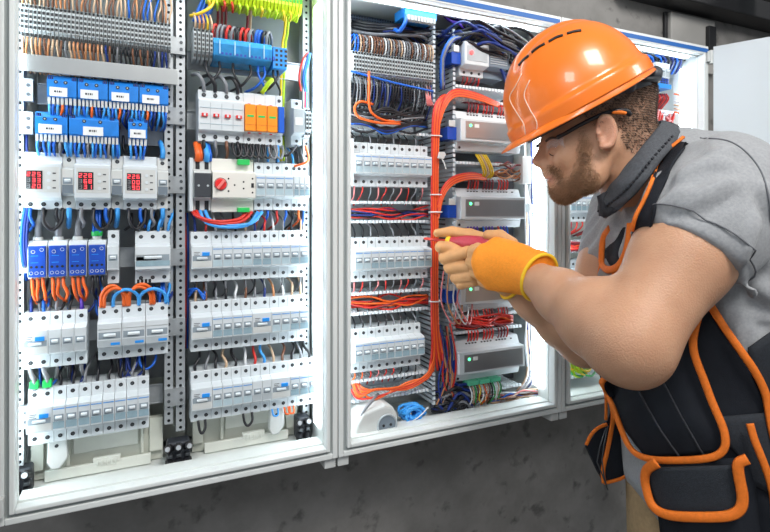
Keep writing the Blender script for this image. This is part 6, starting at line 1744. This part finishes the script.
# headband and rear ratchet
hb = []
for i in range(40):
    th = 2*math.pi*i/40; hb.append((math.cos(th), math.sin(th)))
vs = []
for c, s_ in hb:
    for dz, dd in ((-1,0),(10,0),(10,-1.5),(-1,-1.5)):
        vs.append(W3(HL(-9+(64+dd)*c, (.104/K+dd)*s_*K, -5+dz - (9 if c < -.2 else 0)*(-c))))
fs = [(i*4+k, i*4+(k+1) % 4, ((i+1) % 40)*4+(k+1) % 4, ((i+1) % 40)*4+k) for i in range(40) for k in range(4)]
MB().use(CHAR).add(vs, fs).build('headband', parent=helmet, org=HORG, smooth=True)
m = MB().use(DARK)
for (a, b_, c) in ((-78,.03,-6),(-78,-.03,-6),(-68,-.058,-7)):
    q = W3(HL(a, b_, c)); m2 = MB().use(CHAR).ball(q, .013, 12, 8, (1,1,1)).build('ratchet_knob', parent=helmet, org=HORG, smooth=True)
# chin strap bits hanging below rear edge
MB().use(DARK).tube([W3(HL(-40,-.098,-2)), W3(HL(-52,-.092,-8)), W3(HL(-66,-.07,-12)), W3(HL(-76,-.03,-14))], .0045, 6).build('rear_strap', parent=helmet, org=HORG, smooth=True)
MB().use(CHAR).ball(W3(HL(-30,-.099,-4)), .012, 12, 8).build('strap_anchor', parent=helmet, org=HORG, smooth=True)
# ---- glasses
GO = tuple(Wp(560,138,.91))
gl = thing('safety_glasses', 'clear safety glasses with black arms and orange arm tips', 'glasses', GO)
def gside(s):
    q = lambda px, py, d: W3(hq(px, py, d, s))
    A = spline([q(557,137.5,.060), q(566,133,.068), q(580,125,.077), q(594,118,.080), q(604,113.5,.082), q(612,111.5,.083)], 4)
    MB().use(DARK).tube(A, [.0036]*len(A), 8).build('arm', parent=gl, org=GO, smooth=True)
    Bq = spline([q(610,112,.0832), q(618,111,.0845), q(626,111.5,.083), q(630,115,.080)], 4)
    MB().use(DARK).tube(Bq, [.0032,.004,.0046,.005,.0052,.0054,.0055,.0056,.0056,.0056,.005,.0046,.004][:len(Bq)], 8).build('arm_end', parent=gl, org=GO, smooth=True)
    Cq = spline([q(612,112.6,.0885), q(619,112.3,.0895), q(626,113.2,.0885)], 4)
    tag(MB().use(TRIM).tube(Cq, [.0016,.0026,.003,.0032,.0034,.0036,.0034,.0030,.0026][:len(Cq)], 8).build('arm_tip', parent=gl, org=GO, smooth=True), 'orange arm tip')
gside(-1); gside(1)
LENS = mat('clear_lens', (.80,.86,.92), .04, alpha=.16, spec=.8)
# wraparound lens as one curved sheet with thickness
vs = []; nu_, nv_ = 28, 8
for k2 in (0, 1):
    for i in range(nu_+1):
        a = -1.02+2.04*i/nu_
        for j in range(nv_+1):
            t = j/nv_; r0 = .062-k2*.0018
            y_ = r0*1.06*math.sin(a); x_ = -(r0*.62)*math.cos(a)
            top = hp(565,141-2.4*abs(a)); bot = hp(567,160-12*(abs(a)/1.25)**3)
            c = top.lerp(bot, t); wv = .0035*math.sin(t*math.pi)
            vs.append(W3(Vector((c.x+x_-wv, HF+y_, c.z))))
N0 = (nu_+1)*(nv_+1); W_ = nv_+1; fs = []
for i in range(nu_):
    for j in range(nv_):
        k = i*W_+j; fs += [(k,k+1,k+W_+1,k+W_),(N0+k,N0+k+W_,N0+k+W_+1,N0+k+1)]
    fs += [(i*W_,i*W_+W_,N0+i*W_+W_,N0+i*W_),(i*W_+nv_,N0+i*W_+nv_,N0+i*W_+W_+nv_,i*W_+W_+nv_)]
fs += [(j,N0+j,N0+j+1,j+1) for j in range(nv_)]+[(nu_*W_+j,nu_*W_+j+1,N0+nu_*W_+j+1,N0+nu_*W_+j) for j in range(nv_)]
MB().use(LENS).add(vs, fs).build('lens', parent=gl, org=GO, smooth=True)
# ================= ROOM
conc = bpy.data.materials.new('concrete_wall'); conc.use_nodes = True
nt = conc.node_tree; N = nt.nodes.new; Lk = nt.links.new; b = nt.nodes['Principled BSDF']; b.inputs['Roughness'].default_value = .8
tc = N('ShaderNodeTexCoord'); n1 = N('ShaderNodeTexNoise'); n1.inputs['Scale'].default_value = 9; n1.inputs['Detail'].default_value = 9; n1.inputs['Roughness'].default_value = .62
n2 = N('ShaderNodeTexNoise'); n2.inputs['Scale'].default_value = 24; n2.inputs['Detail'].default_value = 6
Lk(tc.outputs['Object'], n1.inputs['Vector']); Lk(tc.outputs['Object'], n2.inputs['Vector'])
r1_ = N('ShaderNodeValToRGB'); r1_.color_ramp.elements[0].position = .34; r1_.color_ramp.elements[1].position = .62
r1_.color_ramp.elements[0].color = (.17,.164,.155,1); r1_.color_ramp.elements[1].color = (.235,.227,.217,1)
r2_ = N('ShaderNodeValToRGB'); r2_.color_ramp.elements[0].position = .60; r2_.color_ramp.elements[1].position = .72
r2_.color_ramp.elements[0].color = (1,1,1,1); r2_.color_ramp.elements[1].color = (.50,.50,.50,1)
Lk(n1.outputs['Fac'], r1_.inputs[0]); Lk(n2.outputs['Fac'], r2_.inputs[0])
mx = N('ShaderNodeMix'); mx.data_type = 'RGBA'; mx.blend_type = 'MULTIPLY'; mx.inputs[0].default_value = 1
Lk(r1_.outputs[0], mx.inputs[6]); Lk(r2_.outputs[0], mx.inputs[7]); Lk(mx.outputs[2], b.inputs['Base Color'])
bp = N('ShaderNodeBump'); bp.inputs['Strength'].default_value = .35; bp.inputs['Distance'].default_value = .004
Lk(n1.outputs['Fac'], bp.inputs['Height']); Lk(bp.outputs['Normal'], b.inputs['Normal'])
tag(MB().use(conc).box(-2.5, 4.5, 1.14, 1.24, -.05, 3.0).build('wall_back', org=(1,1.24,0)), kind='structure')
tag(MB().use(mat('floor_grey', (.16,.155,.15), .6, noise=.2, nscale=6)).box(-2.5, 4.5, -3, 1.24, -.06, -.0).build('floor', org=(1,0,0)), kind='structure')
tag(MB().use(mat('light_wall', (.5,.5,.5), .8)).box(4.5, 4.6, -3, 1.24, 0, 3.0).build('wall_right', org=(4.55,0,0)), kind='structure')
BLK = mat('black_painted_steel', (.012,.012,.014), .5)
bx0 = X(622,1.1)
tag(MB().use(BLK).box(bx0, 3.2, 1.06, 1.139, 2.085, 2.16).build('ceiling_beam', org=(2.2,1.139,2.075), bevel=.004), 'black steel beam running along the wall above the right cabinet', 'beam')
bx1 = X(716,1.1)
tag(MB().use(BLK).box(bx1, bx1+.16, -1.5, .995, 2.10, 2.18).build('ceiling_beam', org=(bx1+.08,.98,2.10), bevel=.004), 'black steel beam running from the wall towards the viewer at the top right', 'beam')
t = thing('cable_trunking', 'upright grey metal trunking on the wall above the hinge of the right door', 'trunking', (X(700,1.1),1.139,1.92)); L = tuple(t.location)
MB().use(mat('trunking_grey', (.42,.41,.39), .5, .0, noise=.15, nscale=6)).box(X(678,1.1), X(722,1.1), 1.122, 1.139, 1.9, 2.074).build('body', parent=t, org=L, bevel=.003)
MB().use(BLK).box(X(712,1.1), X(719,1.1), 1.108, 1.122, 1.97, 2.05).build('bracket', parent=t, org=L, bevel=.002)
MB().use(BLK).box(X(674,1.1), X(677,1.1), 1.130, 1.139, 1.97, 2.074).build('side_bracket', parent=t, org=L, bevel=.002)
# ================= LIGHT AND CAMERA
def area(name, loc, rot, size, power, col=(1,1,1), sy=None):
    l = bpy.data.lights.new(name, 'AREA'); l.energy = power; l.color = col; l.size = size
    if sy: l.shape = 'RECTANGLE'; l.size_y = sy
    o = bpy.data.objects.new(name, l); o.location = loc; COL.objects.link(o)
    d = Vector(rot)-Vector(loc); o.rotation_euler = d.to_track_quat('-Z','Y').to_euler(); return o
area('ceiling_lamp', (.5,-.5,2.85), (.7,.8,1.3), .55, 33, (1,.97,.93))
area('ceiling_lamp_rear', (-1.3,-1.2,2.8), (.6,.8,1.3), .6, 20, (.95,.97,1))
area('ceiling_lamp_right', (2.3,-.6,2.7), (.9,.8,1.3), .5, 16, (1,.98,.95))
w = bpy.data.worlds.new('World'); SC.world = w; w.use_nodes = True
w.node_tree.nodes['Background'].inputs[0].default_value = (.80,.86,.92,1); w.node_tree.nodes['Background'].inputs[1].default_value = .45
cd = bpy.data.cameras.new('Camera'); cd.lens = FP/770*36; cd.sensor_width = 36; cd.shift_y = -53/770; cd.clip_start = .01
cam = bpy.data.objects.new('Camera', cd); cam.location = (0,0,EYE); cam.rotation_euler = (math.pi/2, 0, -math.atan2(SP,CP)); COL.objects.link(cam)
SC.camera = cam
SC.view_settings.view_transform = 'Standard'; SC.view_settings.look = 'None'; SC.view_settings.exposure = 0.0; SC.view_settings.gamma = 1
flush_wires()
